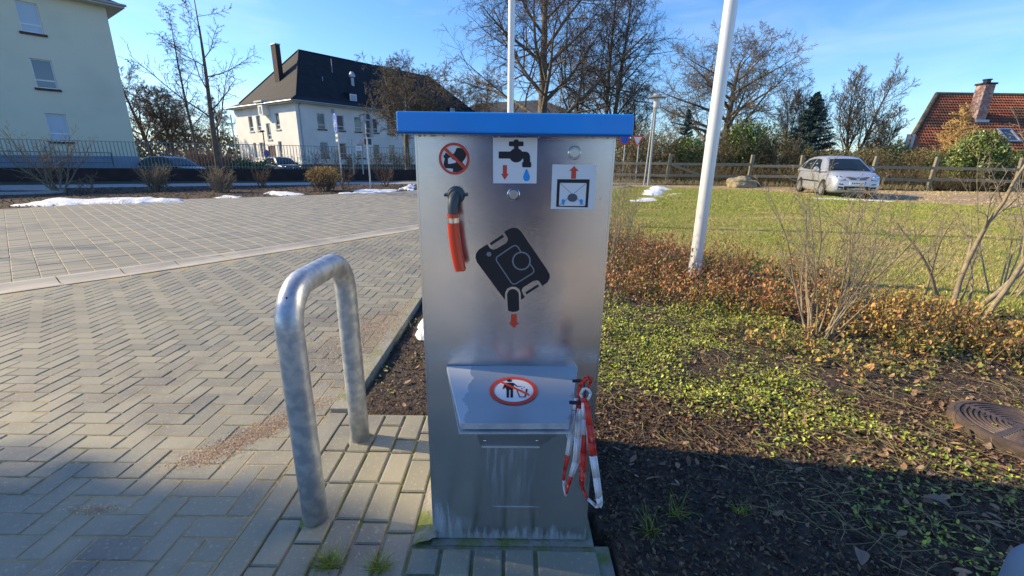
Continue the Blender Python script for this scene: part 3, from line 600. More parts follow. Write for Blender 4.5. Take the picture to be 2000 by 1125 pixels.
# snow
def snow(px, h, lab, seed, res=34):
    pts = [G(*p) for p in px]; xs = [p.x for p in pts]; ys = [p.y for p in pts]
    mb_x, mb_y = np.linspace(min(xs), max(xs), res * 2), np.linspace(min(ys), max(ys), res * 2)
    X, Y = np.meshgrid(mb_x, mb_y); poly = [(p.x, p.y) for p in pts]
    E_ = np.array(poly + poly[:1]); dist = np.full(X.shape, 1e9)
    for a, b in zip(E_[:-1], E_[1:]):
        ab = b - a; t = np.clip(((X - a[0]) * ab[0] + (Y - a[1]) * ab[1]) / (ab @ ab + 1e-9), 0, 1); dist = np.minimum(dist, np.hypot(X - a[0] - t * ab[0], Y - a[1] - t * ab[1]))
    s_ = np.where(inpoly(X, Y, poly), 1, -1) * dist; sz_ = min(max(ys) - min(ys), max(xs) - min(xs)); s_ = s_ - sz_ * .22 * (vnoise(X, Y, 9 / max(sz_, .4) * .6, seed + 9) - .35) - sz_ * .08 * vnoise(X, Y, 24 / max(sz_, .4) * .6, seed + 8); h = h * 1.0; w = max(.05, min(max(ys) - min(ys), max(xs) - min(xs)) * .3)
    Z = h * .72 * np.sqrt(np.clip(s_ / w, 0, 1)) * (.6 + .6 * vnoise(X, Y, 1.1, seed)) + .05 * h / .15 * (vnoise(X, Y, 4, seed + 1) - .5) * np.clip(s_ / w, 0, 1) - .02
    V = np.stack([X, Y, Z], -1).reshape(-1, 3); nx = X.shape[1]; i, j = np.meshgrid(np.arange(nx - 1), np.arange(X.shape[0] - 1)); a = (j * nx + i).reshape(-1)
    m4 = np.max([s_.reshape(-1)[a + k] for k in (0, 1, nx, nx + 1)], 0) > 0; a = a[m4]
    return tag(np_mesh('snow_patch', V, np.stack([a, a + 1, a + nx + 1, a + nx], 1), m_snow, smooth=True), lab, 'snow', 'leftover snow patches')
snow([(15, 403), (90, 402), (200, 399), (372, 395), (340, 390), (260, 388), (180, 391), (110, 391), (60, 396)], .20, 'longest snow patch, along the bed edge in front of the left shrub', 61)
snow([(412, 386), (478, 388), (476, 383), (440, 380)], .09, 'smallest snow patch, below the slender tree', 62)
snow([(500, 378), (560, 382), (608, 382), (590, 375), (530, 373)], .12, 'snow patch in front of the orange-brown bush', 63)
snow([(657, 378), (720, 378), (784, 375), (778, 370), (720, 371), (690, 371)], .13, 'snow patch around the foot of the sign post with the grey back', 64)
snow([(776, 370), (812, 372), (812, 360), (795, 362)], .18, 'snow patch partly hidden by the left edge of the station', 65)
snow([(1222, 396), (1262, 397), (1300, 388), (1342, 380), (1325, 375), (1290, 380), (1250, 385)], .10, 'bright sunlit snow patch on the lawn, nearest of the snow below the lamp post', 66)
snow([(1252, 380), (1272, 384), (1318, 378), (1305, 366), (1262, 365)], .25, 'bluish snow heap at the foot of the lamp post', 67)
snow([(1574, 388), (1640, 390), (1750, 394), (1745, 391), (1650, 387), (1580, 384)], .05, 'thin white snow strip on the lawn edge in front of the silver car', 68)
snow([(812, 655), (840, 665), (852, 640), (838, 622), (815, 628)], .10, 'small white snow lump beside the kerb, left of the station', 69, 20)
# sandy ring on the planting strip
mb = MB(); mb.tube([(-16.6 + 1.5 * math.cos(a), 14.6 + .9 * math.sin(a), .0) for a in np.linspace(0, 2 * math.pi, 36, endpoint=False)], .09, 6, closed=True)
tag(mb.build('concrete_ring', m_path), 'pale concrete manhole ring on the mulch at the left edge', 'manhole')

# ================================================================== STATION
YF, YB = 1.19, 1.80
st = thing('disposal_station', 'tall brushed steel disposal cabinet with blue roof and pictogram stickers', 'service station', (0, 1.5, 0))
mb = MB(); mb.mi = 0
x0, x1, z0, z1 = -.258, .264, .004, 1.312
mb.quad((x0, YF, z0), (x1, YF, z0), (x1, YF, z1), (x0, YF, z1)); mb.mi = 1
mb.quad((x1, YF, z0), (x1, YB, z0), (x1, YB, z1), (x1, YF, z1)); mb.quad((x0, YB, z0), (x0, YF, z0), (x0, YF, z1), (x0, YB, z1))
mb.quad((x1, YB, z0), (x0, YB, z0), (x0, YB, z1), (x1, YB, z1)); mb.quad((x0, YF, z1), (x1, YF, z1), (x1, YB, z1), (x0, YB, z1))
mb.build('body', [m_steel, m_steel_s], st)
mb = MB(); 
for xx in (x0 + .0035, x1 - .0055): mb.box((xx, YF - .0012, z0), (xx + .002, YF + .003, z1 - .004))
mb.build('edge_fold', m_shine, st)
mb = MB(); mb.box((-.262, YF - .022, -.12), (.29, YB + .03, -.004)); mb.build('footing', m_padbase, st)
mb = MB(); mb.box((-.243, YF + .004, -.006), (.262, YF + .010, .003)); mb.build('base_strip', m_shine, st)
# roof: folded sheet with a slight pitch and a strip painted with its underside shade
RY = 1.150
mb = MB(); mb.box((-.293, RY, 1.3125), (.297, YB + .04, 1.362)); ro = mb.build('roof', m_blue, st, bevel=.004)
for i in range(0): pass
mb = MB(); mb.box((-.292, RY + .002, 1.3095), (.296, RY + .012, 1.3123)); mb.build('underside_shade', mat('blue_underside_shade', (.01, .08, .28), .6), ro)  # shade of the roof's underside put into a darker blue strip
# waterdrops / weld beads under the roof
mb = MB()
for i in range(26):
    x = rnd.uniform(-.25, .25); mb.lathe((x, YF - .004, 1.3093 - rnd.uniform(0, .001)), (0, 0, -1), [(.0005, 0), (.0022, .0006), (.0026, .002), (.0005, .004)], 6)
tag(mb.build('water_drops', m_chrome, st, smooth=True), kind='stuff')
def fp(px, py, k=1): return D(px, py, YF - .0006 * k)
def ring_strip(mb, c, u, v, ro_, ri, n=56, a0=0, a1=2 * math.pi):
    vs = []
    for i in range(n + 1):
        a = a0 + (a1 - a0) * i / n; d = u * math.cos(a) + v * math.sin(a); vs += [c + d * ro_, c + d * ri]
    mb.add(vs, [(2 * i, 2 * i + 1, 2 * i + 3, 2 * i + 2) for i in range(n)])
def disc(mb, c, u, v, r, n=40): mb.quad(*[c + u * (r * math.cos(2 * math.pi * i / n)) + v * (r * math.sin(2 * math.pi * i / n)) for i in range(n)])
def pxpoly(mb, pts, k, fn=fp): mb.quad(*[fn(x, y, k) for x, y in pts])
def rrect(x0, y0, x1, y1, r, n=5):
    o = []
    for cx, cy, a in ((x1 - r, y0 + r, -90), (x1 - r, y1 - r, 0), (x0 + r, y1 - r, 90), (x0 + r, y0 + r, 180)):
        o += [(cx + r * math.cos(R(a + 90 * i / n)), cy + r * math.sin(R(a + 90 * i / n))) for i in range(n + 1)]
    return o
XU, ZU = Vector((1, 0, 0)), Vector((0, 0, 1))
# 1 no drinking (zoom: 850+x/14.06, 270+y/14.06)
z1_ = lambda x, y: (850 + x / 14.06, 270 + y / 14.06)
c0 = fp(887, 310.3, 1); rad = (fp(917, 310.3).x - fp(857, 310.3).x) / 2; mb = MB()
mb.mi = 1; disc(mb, c0, XU, ZU, rad * .86)
mb.mi = 2
body = [(265, 410), (310, 405), (350, 440), (420, 500), (470, 450), (470, 425), (510, 425), (540, 380), (572, 320), (572, 290), (600, 268), (650, 262), (720, 272), (790, 320), (830, 380), (855, 450), (840, 520), (800, 590), (745, 650), (760, 680), (830, 760), (790, 860), (700, 905), (600, 930), (480, 925), (490, 840), (430, 830), (290, 822), (240, 760), (232, 720), (245, 640), (262, 560), (232, 520), (225, 470), (268, 455)]
pxpoly(mb, [z1_(*q) for q in body], 2)
mb.mi = 1; pxpoly(mb, [z1_(*q) for q in [(352, 560), (392, 530), (440, 520), (455, 560), (500, 590), (545, 610), (575, 650), (560, 672), (480, 690), (400, 704), (356, 700), (350, 640)]], 3)
mb.mi = 0; ring_strip(mb, fp(887, 310.3, 4), XU, ZU, rad, rad * .84)
d1, d2 = fp(*z1_(275, 295), 4), fp(*z1_(795, 800), 4); dn = (d2 - d1).normalized(); pn = Vector((-dn.z, 0, dn.x)) * rad * .095
mb.quad(d1 - pn, d2 - pn, d2 + pn, d1 + pn)
mb.build('no_drinking_sticker', [m_red, m_white, m_black], st)
# 2 tap sticker (zoom: 960+x/8.04, 260+y/8.04)
z2 = lambda x, y: (960 + x / 8.04, 260 + y / 8.04); mb = MB(); mb.mi = 0
pxpoly(mb, [z2(23, 70), z2(722, 72), z2(706, 790), z2(25, 788)], 1)
mb.mi = 1; k = 2
pxpoly(mb, [z2(*q) for q in rrect(112, 288, 330, 400, 14)], k); pxpoly(mb, [z2(*q) for q in rrect(272, 130, 502, 206, 18)], k + .5); pxpoly(mb, [z2(*q) for q in rrect(352, 102, 424, 260, 20)], k + 1)
pxpoly(mb, [z2(388 + 110 * math.cos(a), 350 + 111 * math.sin(a)) for a in np.linspace(0, 6.28, 36, endpoint=False)], k + .3)
pxpoly(mb, [z2(*q) for q in [(440, 290), (530, 290), (565, 298), (590, 322), (604, 360), (606, 460), (500, 460), (500, 420), (494, 402), (470, 398)]], k + .7)
pxpoly(mb, [z2(*q) for q in rrect(482, 456, 624, 537, 14)], k + 1)
mb.mi = 2; pxpoly(mb, [z2(*q) for q in [(178, 502), (242, 502), (242, 640), (268, 640), (208, 734), (150, 640), (178, 640)]], k)
mb.mi = 3; pxpoly(mb, [z2(*q) for q in [(548, 564), (562, 572), (580, 620), (600, 672), (603, 705), (590, 738), (562, 754), (534, 754), (508, 738), (497, 705), (500, 672), (520, 620), (536, 572)]], k)
mb.build('tap_sticker', [m_white, m_black, m_red, m_cyan], st)
# 3 rinse sticker (zoom: 1060+x/10.22, 310+y/10.22)
z3 = lambda x, y: (1060 + x / 10.22, 310 + y / 10.22); mb = MB()
pxpoly(mb, [z3(195, 112), z3(1072, 122), z3(1020, 1005), z3(160, 1000)], 1)
mb.mi = 2; pxpoly(mb, [z3(*q) for q in [(628, 146), (718, 244), (668, 246), (662, 400), (566, 398), (574, 244), (530, 242)]], 2)
mb.mi = 1; pxpoly(mb, [z3(290, 408), z3(938, 412), z3(898, 970), z3(268, 960)], 2)
mb.mi = 0; pxpoly(mb, [z3(344, 482), z3(876, 486), z3(848, 944), z3(322, 940)], 3)
mb.mi = 1
for a, b in (((344, 482), (848, 944)), ((876, 486), (322, 940))):
    pxpoly(mb, [z3(a[0], a[1] - 4), z3(a[0], a[1] + 4), z3(b[0], b[1] + 2), z3(b[0], b[1] - 6)], 3.6 if a[0] < 500 else 4)
mb.mi = 4; pxpoly(mb, [z3(594 + 98 * math.cos(a), 778 + 82 * math.sin(a)) for a in np.linspace(0, 6.28, 32, endpoint=False)], 5)
mb.mi = 3
for cx in (412, 770): pxpoly(mb, [z3(cx + 34 * math.cos(a) * (1 - .0 * math.sin(a)), 840 + 32 * math.sin(a)) for a in np.linspace(3.14, 6.28, 12)] + [z3(cx + 22, 890), z3(cx + 4, 925), z3(cx - 14, 925), z3(cx - 28, 880)], 5)
mb.build('rinse_sticker', [m_white, m_black, m_red, m_cyan, m_grey], st)
# 4 toilet cassette sticker (zoom: 860+x/4.33, 420+y/4.327)
z4 = lambda x, y: (860 + x / 4.329, 420 + y / 4.327); mb = MB()
def arc(cx, cy, r, a0, a1, n=8): return [(cx + r * math.cos(R(a0 + (a1 - a0) * i / n)), cy + r * math.sin(R(a0 + (a1 - a0) * i / n))) for i in range(n + 1)]
case = [(540, 143), (585, 115), (615, 107), (650, 112), (680, 135), (905, 465), (925, 500), (925, 535), (905, 570), (862, 600), (838, 562), (818, 550), (790, 556), (700, 612), (688, 636), (700, 668), (716, 694), (682, 718), (680, 660), (668, 628), (640, 608), (605, 605), (565, 622), (548, 660), (546, 718), (310, 400), (297, 360), (302, 325), (325, 292), (398, 246), (420, 282), (445, 294), (475, 285), (560, 235), (572, 210), (565, 185)]
pxpoly(mb, [z4(*q) for q in case], 1)
pxpoly(mb, [z4(*q) for q in [(418, 238), (526, 165), (540, 184), (430, 256)]], 1); pxpoly(mb, [z4(*q) for q in [(718, 654), (824, 586), (836, 602), (730, 672)]], 1)
pxpoly(mb, [z4(*q) for q in arc(614, 676, 50, 180, 360) + [(668, 800), (650, 815), (610, 820), (572, 808)]], 1)
mb.mi = 1
def stroke(pts, wd, k, closed=False):
    P = [fp(*z4(*q), k) for q in pts]; 
    if closed: P.append(P[0])
    vs = []
    for i, p in enumerate(P):
        a, b = P[max(i - 1, 0)], P[min(i + 1, len(P) - 1)]; t = (b - a).normalized(); n_ = Vector((-t.z, 0, t.x)) * wd; vs += [p + n_, p - n_]
    mb.add(vs, [(2 * i, 2 * i + 1, 2 * i + 3, 2 * i + 2) for i in range(len(P) - 1)])
stroke([(682, 312), (655, 268), (632, 256), (605, 268), (482, 352), (472, 370), (476, 388), (600, 572), (618, 585), (640, 580), (780, 492), (792, 475), (788, 455), (760, 415)], .0017, 2)
stroke(arc(686, 388, 73, 0, 360, 40), .0021, 2.4); disc(mb, fp(*z4(411, 331), 2), XU, ZU, .0068, 16)
mb.build('cassette_sticker', [m_black, mat('sticker_gap', (.22, .25, .31), .45, .5)], st)
mb = MB(); pxpoly(mb, [z4(*q) for q in [(598, 838), (646, 838), (650, 908), (668, 912), (622, 956), (578, 910), (594, 908)]], 1); mb.build('arrow_sticker', m_red, st)
# push buttons
for px, py in ((1003, 380), (1122, 298.5)):
    o = fp(px, py, 0); mb = MB(); mb.lathe(o, (0, -1, 0), [(.0170, 0), (.0172, .0025), (.0152, .0042), (.0128, .0042), (.0122, .0028)], 28); b = mb.build('push_button', m_chrome, st, smooth=30)
    mb = MB(); mb.lathe(o, (0, -1, 0), [(.0118, .001), (.0118, .0045), (.011, .0050)], 28); mb.build('button_cap', m_shine, b, smooth=30)
mb = MB()
for px, py in ((1172, 388), (918, 434)): mb = MB(); mb.lathe(fp(px, py, 0), (0, -1, 0), [(.0028, 0), (.0022, .0012)], 10); mb.build('rivet', m_shine, st)
# water outlet: collar, wings, elbow, clip, hose
oc = D(891, 381, YF)
mb = MB(); mb.lathe(oc, (0, -1, 0), [(.0235, 0), (.0235, .006), (.0205, .008), (.0205, .017), (.018, .019)], 24); mb.tube([oc + Vector((-.031, -.009, 0)), oc + Vector((.031, -.009, .001))], .0035, 8); ol = mb.build('outlet_collar', m_plast, st, smooth=35)
pts = [oc + Vector((-.001 * 0, -.012, 0))] + [oc + Vector((-.004 * math.sin(a), -.014 - .034 * math.sin(a), -.034 * (1 - math.cos(a)))) for a in np.linspace(0, math.pi / 2, 9)] + [oc + Vector((-.004, -.048, -.052))]
mb = MB(); mb.tube(pts, .0130, 16); mb.build('elbow', m_plast, ol, smooth=50)
hp = [Vector((oc.x - .004 + .00 * t + .018 * t * t, YF - .048 - .002 * t, oc.z - .045 - .150 * t)) for t in np.linspace(0, 1, 14)]
mb = MB(); mb.tube(hp, [.0155] * 13 + [.0152], 18); hz = mb.build('red_hose', m_hose, ol, smooth=50)
mb = MB(); mb.tube([hp[13] + Vector((0, 0, .0002)), hp[13] - Vector((0, 0, .0004))], .0125, 14); mb.build('hose_bore', m_blackp, hz)
mb = MB(); mb.tube([hp[1] + Vector((0, 0, .002)), hp[2] + Vector((0, 0, .001))], .0166, 20); mb.box((hp[1].x - .002, hp[1].y - .0195, hp[1].z - .010), (hp[1].x + .003, hp[1].y - .014, hp[1].z + .0005)); mb.build('hose_clip', m_chrome, hz, smooth=35)
# hopper: near-flat lid over a tapering chute
HY = .905; zt = .652; zl = .628
def LP(px, py, k=1):
    n_ = Vector((0, -(zt - zl), (YF - HY))).normalized(); return PL(px, py, Vector((0, YF, zt)) + n_ * (.004 + .0006 * k), n_)
A0, A1, A2, A3 = LP(872, 714, 0), LP(1129, 714, 0), LP(1112, 828, 0), LP(899, 828, 0)
mb = MB(); th_ = Vector((0, 0, -.004)); mb.prism([A0, A3, A2, A1], th_)
mb2 = MB(); mb2.prism([A3 + Vector((0, -.0005, .0002)), A3 + Vector((.001, -.0005, -.0145)), A2 + Vector((-.001, -.0005, -.0145)), A2 + Vector((0, -.0005, .0002))], (0, .0045, 0))
for a, b in ((A0, A3), (A1, A2)): mb.prism([a, b, b + Vector((0, 0, -.012)), a + Vector((0, 0, -.012))], (.003 if a is A0 else -.003, 0, 0))
lid = mb.build('lid', m_lid, st, bevel=.0015)
m_brightened = mat('brightened_steel', (.44, .48, .54), .5, .45, col2=(.60, .63, .67), scale=30, lo=.45, hi=.7, bump=(150, .4, .001))  # brightness of lip and rim put into a paler, duller steel
mb2.build('lid_lip', m_brightened, lid)
mb = MB(); c0 = LP(1003, 761.5, 1); ln = Vector((0, -(YF - HY), -(zt - zl))).normalized() * -1
rr = (LP(1050, 762, 1) - LP(956, 762, 1)).length / 2; V_ = (LP(1003, 740, 1) - LP(1003, 790, 1)).normalized()
z5 = lambda x, y: (940 + x / 14.06, 720 + y / 14.06)
mb.mi = 1; disc(mb, LP(1003, 761.5, 1), XU, V_, rr * .85, 48)
mb.mi = 2; q5 = lambda pts, k=2: mb.quad(*[LP(*z5(*q), k) for q in pts])
q5([(773 + 72 * math.cos(a), 330 + 34 * math.sin(a)) for a in np.linspace(0, 6.28, 20, endpoint=False)])
q5([(665, 385), (880, 385), (1000, 478), (1115, 482), (1115, 494), (970, 494), (900, 440), (884, 520), (865, 580), (690, 580), (655, 510), (620, 558), (582, 555), (620, 450)])
q5([(690, 570), (762, 570), (760, 780), (745, 796), (712, 796), (694, 780)], 2.4); q5([(798, 570), (868, 570), (870, 780), (852, 796), (816, 796), (800, 780)], 2.4)
q5([(960, 550), (985, 555), (1070, 765), (1190, 765), (1230, 545), (1270, 550), (1215, 785), (1040, 785)][:2] + [(1010, 640), (1065, 765), (1045, 785), (985, 640)])
q5([(1045, 765), (1215, 765), (1215, 785), (1045, 785)], 2.6); q5([(1228, 550), (1270, 555), (1220, 770), (1185, 770)], 2.8)
for dx, dy in ((1175, 508), (1112, 546), (1112, 598)): q5([(dx - 26, dy), (dx + 4, dy - 14), (dx + 26, dy - 6), (dx, dy + 12)])
mb.mi = 0; ring_strip(mb, LP(1003, 761.5, 4), XU, V_, rr, rr * .82, 64)
a, b = LP(*z5(480, 350), 4), LP(*z5(1330, 745), 4); t = (b - a).normalized(); pn = t.cross(ln).normalized() * rr * .085
mb.quad(a - pn, b - pn, b + pn, a + pn); mb.build('no_litter_sticker', [m_red, m_white, m_black], lid)
# chute body
B0, B1 = A0 + Vector((.004, 0, -.016)), A1 + Vector((-.004, 0, -.016)); B2, B3 = A2 + Vector((-.004, .008, -.018)), A3 + Vector((.004, .008, -.018))
mb = MB(); e0, e1 = Vector((-.093, YF, .372)), Vector((.099, YF, .374)); f3, f2 = Vector((-.090, B3.y + .012, B3.z - .006)), Vector((.094, B2.y + .012, B2.z - .006))
mb.quad(B3, B2, f2, f3); mb.quad(f3, f2, e1, e0); mb.quad(B0, B3, f3, e0); mb.quad(B2, B1, e1, f2); ch = mb.build('chute', m_steel_s, st)
mb = MB(); mb.prism([A3 + Vector((-.003, -.004, -.021)), A2 + Vector((.003, -.004, -.021)), B1 + Vector((.003, 0, 0)), B0 - Vector((.003, 0, 0))], (0, 0, -.005)); mb.build('chute_rim', m_brightened, ch)
mb = MB(); mb.prism([A3 + Vector((.012, .004, -.0145)), A2 + Vector((-.012, .004, -.0145)), B1 + Vector((-.02, -.02, .001)), B0 + Vector((.02, -.02, .001))], (0, 0, -.004)); mb.build('gap_shade', m_blackp, ch)  # dark gap below the lid, its shade put in as a black slab
mb = MB()
for px, py in ((947, 859), (1049, 859)):
    n_ = (e0 - f3).cross(f2 - f3).normalized(); n_ = n_ if n_.y < 0 else -n_; mb = MB(); mb.lathe(PL(px, py, f3, n_) + n_ * .0022, n_, [(.0065, 0), (.006, .0015), (.0035, .003)], 14)
    mb.build('screw', m_chrome, ch, smooth=30)
mb = MB(); mb.tube([e0 + Vector((.004, -.001, 0)), e1 + Vector((-.004, -.001, 0))], .0045, 8); mb.build('scale_bead', mat('limescale', (.5, .53, .57), .8, bump=(300, 1, .004)), ch)
# side handle
hA, hB = PL(1121, 744, (0, 1.07, 0), Vector((0, -1, 0))), PL(1118, 787, (0, .985, 0), Vector((0, -1, 0)))
h1, h2 = Vector((.215, 1.075, hA.z)), Vector((.182, .985, hB.z))
hp_ = [Vector((.150, 1.075, .650)), Vector((.196, 1.075, .650)), Vector((.204, 1.070, .648)), Vector((.206, 1.055, .645)), Vector((.194, .985, .632)), Vector((.190, .972, .629)), Vector((.182, .968, .628)), Vector((.140, .968, .628))]
hp_ = [PL(1118, 744, (0, 1.075, 0), Vector((0, -1, 0))), PL(1136, 744, (0, 1.075, 0), Vector((0, -1, 0))), PL(1142, 748, (0, 1.068, 0), Vector((0, -1, 0))), PL(1143, 765, (0, 1.02, 0), Vector((0, -1, 0))), PL(1142, 783, (0, .985, 0), Vector((0, -1, 0))), PL(1137, 787.5, (0, .978, 0), Vector((0, -1, 0))), PL(1112, 786, (0, .978, 0), Vector((0, -1, 0)))]
mb = MB(); mb.tube(hp_, .0046, 12); mb.build('handle', m_blackp, lid, smooth=50)

# barrier tape knotted on the handle
tp = thing('barrier_tape', 'red and white barrier tape knotted round the black lid handle', 'tape', (.2, .98, .3))
def tz(x, y): return (1060 + x / 3.88, 720 + y / 3.88)
def ribbon(pts, cols, ys, name='tape_strip'):
    """pts: (left px, right px) pairs down the strip, y distance each; cols per span; slight thickness and crumple"""
    mb = MB(); n = len(pts)
    P = []
    for i, ((a, b), yy) in enumerate(zip(pts, ys)):
        p, q = D(*tz(*a), yy + rnd.uniform(-.003, .003)), D(*tz(*b), yy + rnd.uniform(-.003, .003)); m_ = (p + q) / 2 + Vector((0, rnd.uniform(-.007, -.001), 0)); P.append((p, p.lerp(m_, .55) + Vector((0, rnd.uniform(-.002, .004), 0)), m_, q.lerp(m_, .5) + Vector((0, rnd.uniform(0, .004), 0)), q))
    for i in range(n - 1):
        mb.mi = 0 if cols[i] == 'w' else 1; a, b = P[i], P[i + 1]
        for k in range(4): mb.quad(a[k], b[k], b[k + 1], a[k + 1])
    o = mb.build(name, [m_tape_w, m_tape_r], tp, smooth=True); s_ = o.modifiers.new('thickness', 'SOLIDIFY'); s_.thickness = .0009; return o
ribbon([((262, 215), (290, 225)), ((258, 180), (292, 180)), ((268, 130), (300, 125)), ((290, 95), (322, 110)), ((312, 62), (335, 92)), ((345, 52), (352, 84)), ((382, 68), (355, 90)), ((372, 110), (348, 108)), ((345, 150), (332, 140))], 'rrrrrrrr', [.99, .985, .985, .98, .975, .972, .975, .98, .985])
ribbon([((258, 212), (292, 222)), ((256, 260), (292, 260)), ((256, 332), (290, 340))], 'rr', [.99, .985, .985])
ribbon([((288, 232), (312, 238)), ((276, 190), (300, 196)), ((296, 150), (308, 172)), ((325, 141), (325, 156)), ((355, 155), (342, 168)), ((370, 185), (352, 188)), ((362, 215), (345, 212)), ((340, 250), (325, 235))], 'wwwwwww', [.975, .97, .966, .964, .966, .968, .97, .975])
ribbon([((285, 235), (300, 262)), ((300, 220), (318, 248)), ((325, 222), (330, 258)), ((340, 240), (322, 268))], 'rrr', [.972, .964, .964, .972])
ribbon([((238, 222), (270, 222)), ((222, 320), (262, 325)), ((196, 480), (240, 490)), ((170, 650), (212, 658)), ((155, 770), (180, 775)), ((148, 850), (168, 850)), ((165, 900), (176, 890))], 'wwwrrw', [.99, .985, .98, .98, .98, .982, .984])
ribbon([((262, 300), (300, 300)), ((248, 400), (298, 400)), ((240, 520), (300, 530)), ((225, 700), (275, 720)), ((195, 815), (232, 825)), ((180, 870), (212, 880)), ((164, 955), (184, 958)), ((150, 870), (160, 880))], 'wwwwrrw', [.978, .972, .968, .966, .968, .972, .976, .98])
ribbon([((292, 250), (322, 250)), ((296, 380), (324, 385)), ((298, 495), (328, 500)), ((285, 640), (335, 650)), ((272, 780), (330, 790)), ((278, 880), (312, 885)), ((298, 925), (316, 915)), ((330, 990), (345, 978)), ((395, 1055), (402, 1030)), ((420, 1058), (425, 1030)), ((455, 1030), (448, 1005))], 'wwrrrrrwww', [.97, .965, .96, .956, .954, .954, .955, .956, .958, .957, .956])
ribbon([((310, 240), (345, 250)), ((318, 300), (362, 300)), ((328, 420), (380, 430)), ((345, 560), (402, 570)), ((352, 662), (412, 664)), ((380, 830), (435, 830)), ((402, 990), (452, 960)), ((415, 1040), (456, 1025)), ((432, 1052), (450, 1045))], 'rrrrwwww', [.966, .958, .95, .944, .942, .944, .948, .952, .955])
ribbon([((310, 430), (328, 440)), ((325, 520), (340, 530)), ((330, 612), (344, 618))], 'ww', [.975, .972, .97])
mb = MB(); mb.tube([D(*tz(x, y), .975) for x, y in ((165, 440), (188, 470), (182, 510), (205, 555), (240, 580), (238, 520))], .0012, 6); mb.build('tape_thread', m_tape_w, tp, smooth=True)

# ================================================================== HOOPS
def hoop(label, x, y0, y1, ht, r, bend=.13, rot=0):
    t_ = thing('steel_hoop', label, 'hoop barrier', (x, y0, 0), group='galvanised steel hoops')
    zc = ht - r; pts = [(x, y0, -.05), (x, y0, .25), (x, y0, .5), (x, y0, zc - bend)]
    pts += [(x, y0 + bend - bend * math.cos(a), zc - bend + bend * math.sin(a)) for a in np.linspace(.12, math.pi / 2, 12)]
    pts += [(x, y1 - bend + bend * math.sin(a), zc - bend + bend * math.cos(a)) for a in np.linspace(0, math.pi / 2 - .12, 12)]
    pts += [(x, y1, zc - bend), (x, y1, .5), (x, y1, .25), (x, y1, -.05)]
    mb = MB(); mb.tube(pts, r, 32); t = mb.build('tube', m_galv, t_, smooth=True)
    return t_
hoop('galvanised steel hoop left of the station, anti-ram guard on the pavers', -.694, 1.266, 1.738, .897, .042)
p = PL(550, 583, (-.69, 1.225, 0), Vector((0, -1, 0))); mb = MB(); mb.lathe((p.x + .012, 1.2315, p.z), (-.25, -1, 0), [(.0035, 0), (.0035, .0015)], 12); o = mb.build('vent_hole', m_black, bpy.data.objects['steel_hoop'])
mb = MB(); 
for yy in (1.268, 1.738): mb = MB(); mb.lathe((-.690, yy, -.02), (0, 0, 1), [(.062, 0), (.058, .018), (.040, .024)], 24); mb.build('mortar_collar', m_padbase, bpy.data.objects['steel_hoop'], smooth=30)
# smooth grey post head at the lower right corner
pc = PL(2060, 1080, (0, .62, 0), Vector((0, -1, 0))); bl = thing('bollard', 'rounded blue-grey bollard head poking into the bottom right corner', 'bollard', (pc.x, .62, 0))
mb = MB(); mb.lathe((pc.x, .62, -.05), (0, 0, 1), [(.048, 0)] + [(.048, pc.z - .005)] + [(.048 * math.cos(a), pc.z - .005 + .06 * math.sin(a)) for a in np.linspace(.1, 1.5, 10)], 24); mb.build('post', mat('post_blue_grey', (.16, .24, .34), .7), bl, smooth=True)
# manhole
mh = thing('manhole_cover', 'rusty round cast iron manhole cover in the planting bed at the right edge', 'manhole', (2.62, 1.86, 0))
mc = Vector((2.52, 1.87, .0)); n0_ = set(bpy.data.objects); 
mb = MB(); mb.lathe(mc + Vector((0, 0, -.05)), (0, 0, 1), [(.44, 0), (.44, .075), (.405, .088), (.40, .086)], 48); mb.build('collar', mat('collar_concrete', (.13, .09, .065), .9, bump=(60, .8, .006), col2=(.07, .05, .04), scale=12), mh, smooth=30)
mb = MB(); mb.lathe(mc + Vector((0, 0, -.04)), (0, 0, 1), [(.395, 0), (.395, .082), (.37, .084), (.37, .076), (.05, .076), (.05, .084), (.0, .084)], 48); mb.build('cover', m_iron, mh, smooth=30)
mb = MB()
for r_ in (.335, .30, .265, .23, .195, .16, .125, .09):
    for q in range(4):
        n_ = 14; a0 = q * math.pi / 2 + .06; a1 = (q + 1) * math.pi / 2 - .06; vs = []
        for i in range(n_ + 1):
            a = a0 + (a1 - a0) * i / n_ + .35
            for rr, zz in ((r_ - .009, .035), (r_ - .006, .0445), (r_ + .006, .0445), (r_ + .009, .035)): vs.append(mc + Vector((rr * math.cos(a), rr * math.sin(a), zz)))
        mb.add(vs, [(4 * i + k, 4 * i + k + 1, 4 * i + 5 + k, 4 * i + 4 + k) for i in range(n_) for k in range(3)])
mb.build('raised_ring', m_iron, mh)
mb = MB()
for q in range(4):
    a = q * math.pi / 2 + .35; d = Vector((math.cos(a), math.sin(a), 0)); n_ = Vector((-d.y, d.x, 0)) * .022
    mb.prism([mc + d * .05 - n_ + ZU * .034, mc + d * .36 - n_ + ZU * .034, mc + d * .36 + n_ + ZU * .034, mc + d * .05 + n_ + ZU * .034], (0, 0, .0095))
mb.build('rib', m_iron, mh)
for q in range(4):
    mb = MB(); a = q * math.pi / 2 + .35 + .4; mb.lathe(mc + Vector((.22 * math.cos(a), .22 * math.sin(a), .037)), (0, 0, 1), [(.016, 0), (.016, .0092), (.010, .0093), (.010, .002)], 12); mb.build('lift_hole', m_iron, mh)
for o in set(bpy.data.objects) - n0_:
    o.data.transform(Matrix.Translation(mc) @ Matrix.Diagonal((.60, .60, .62, 1)) @ Matrix.Translation(-mc))
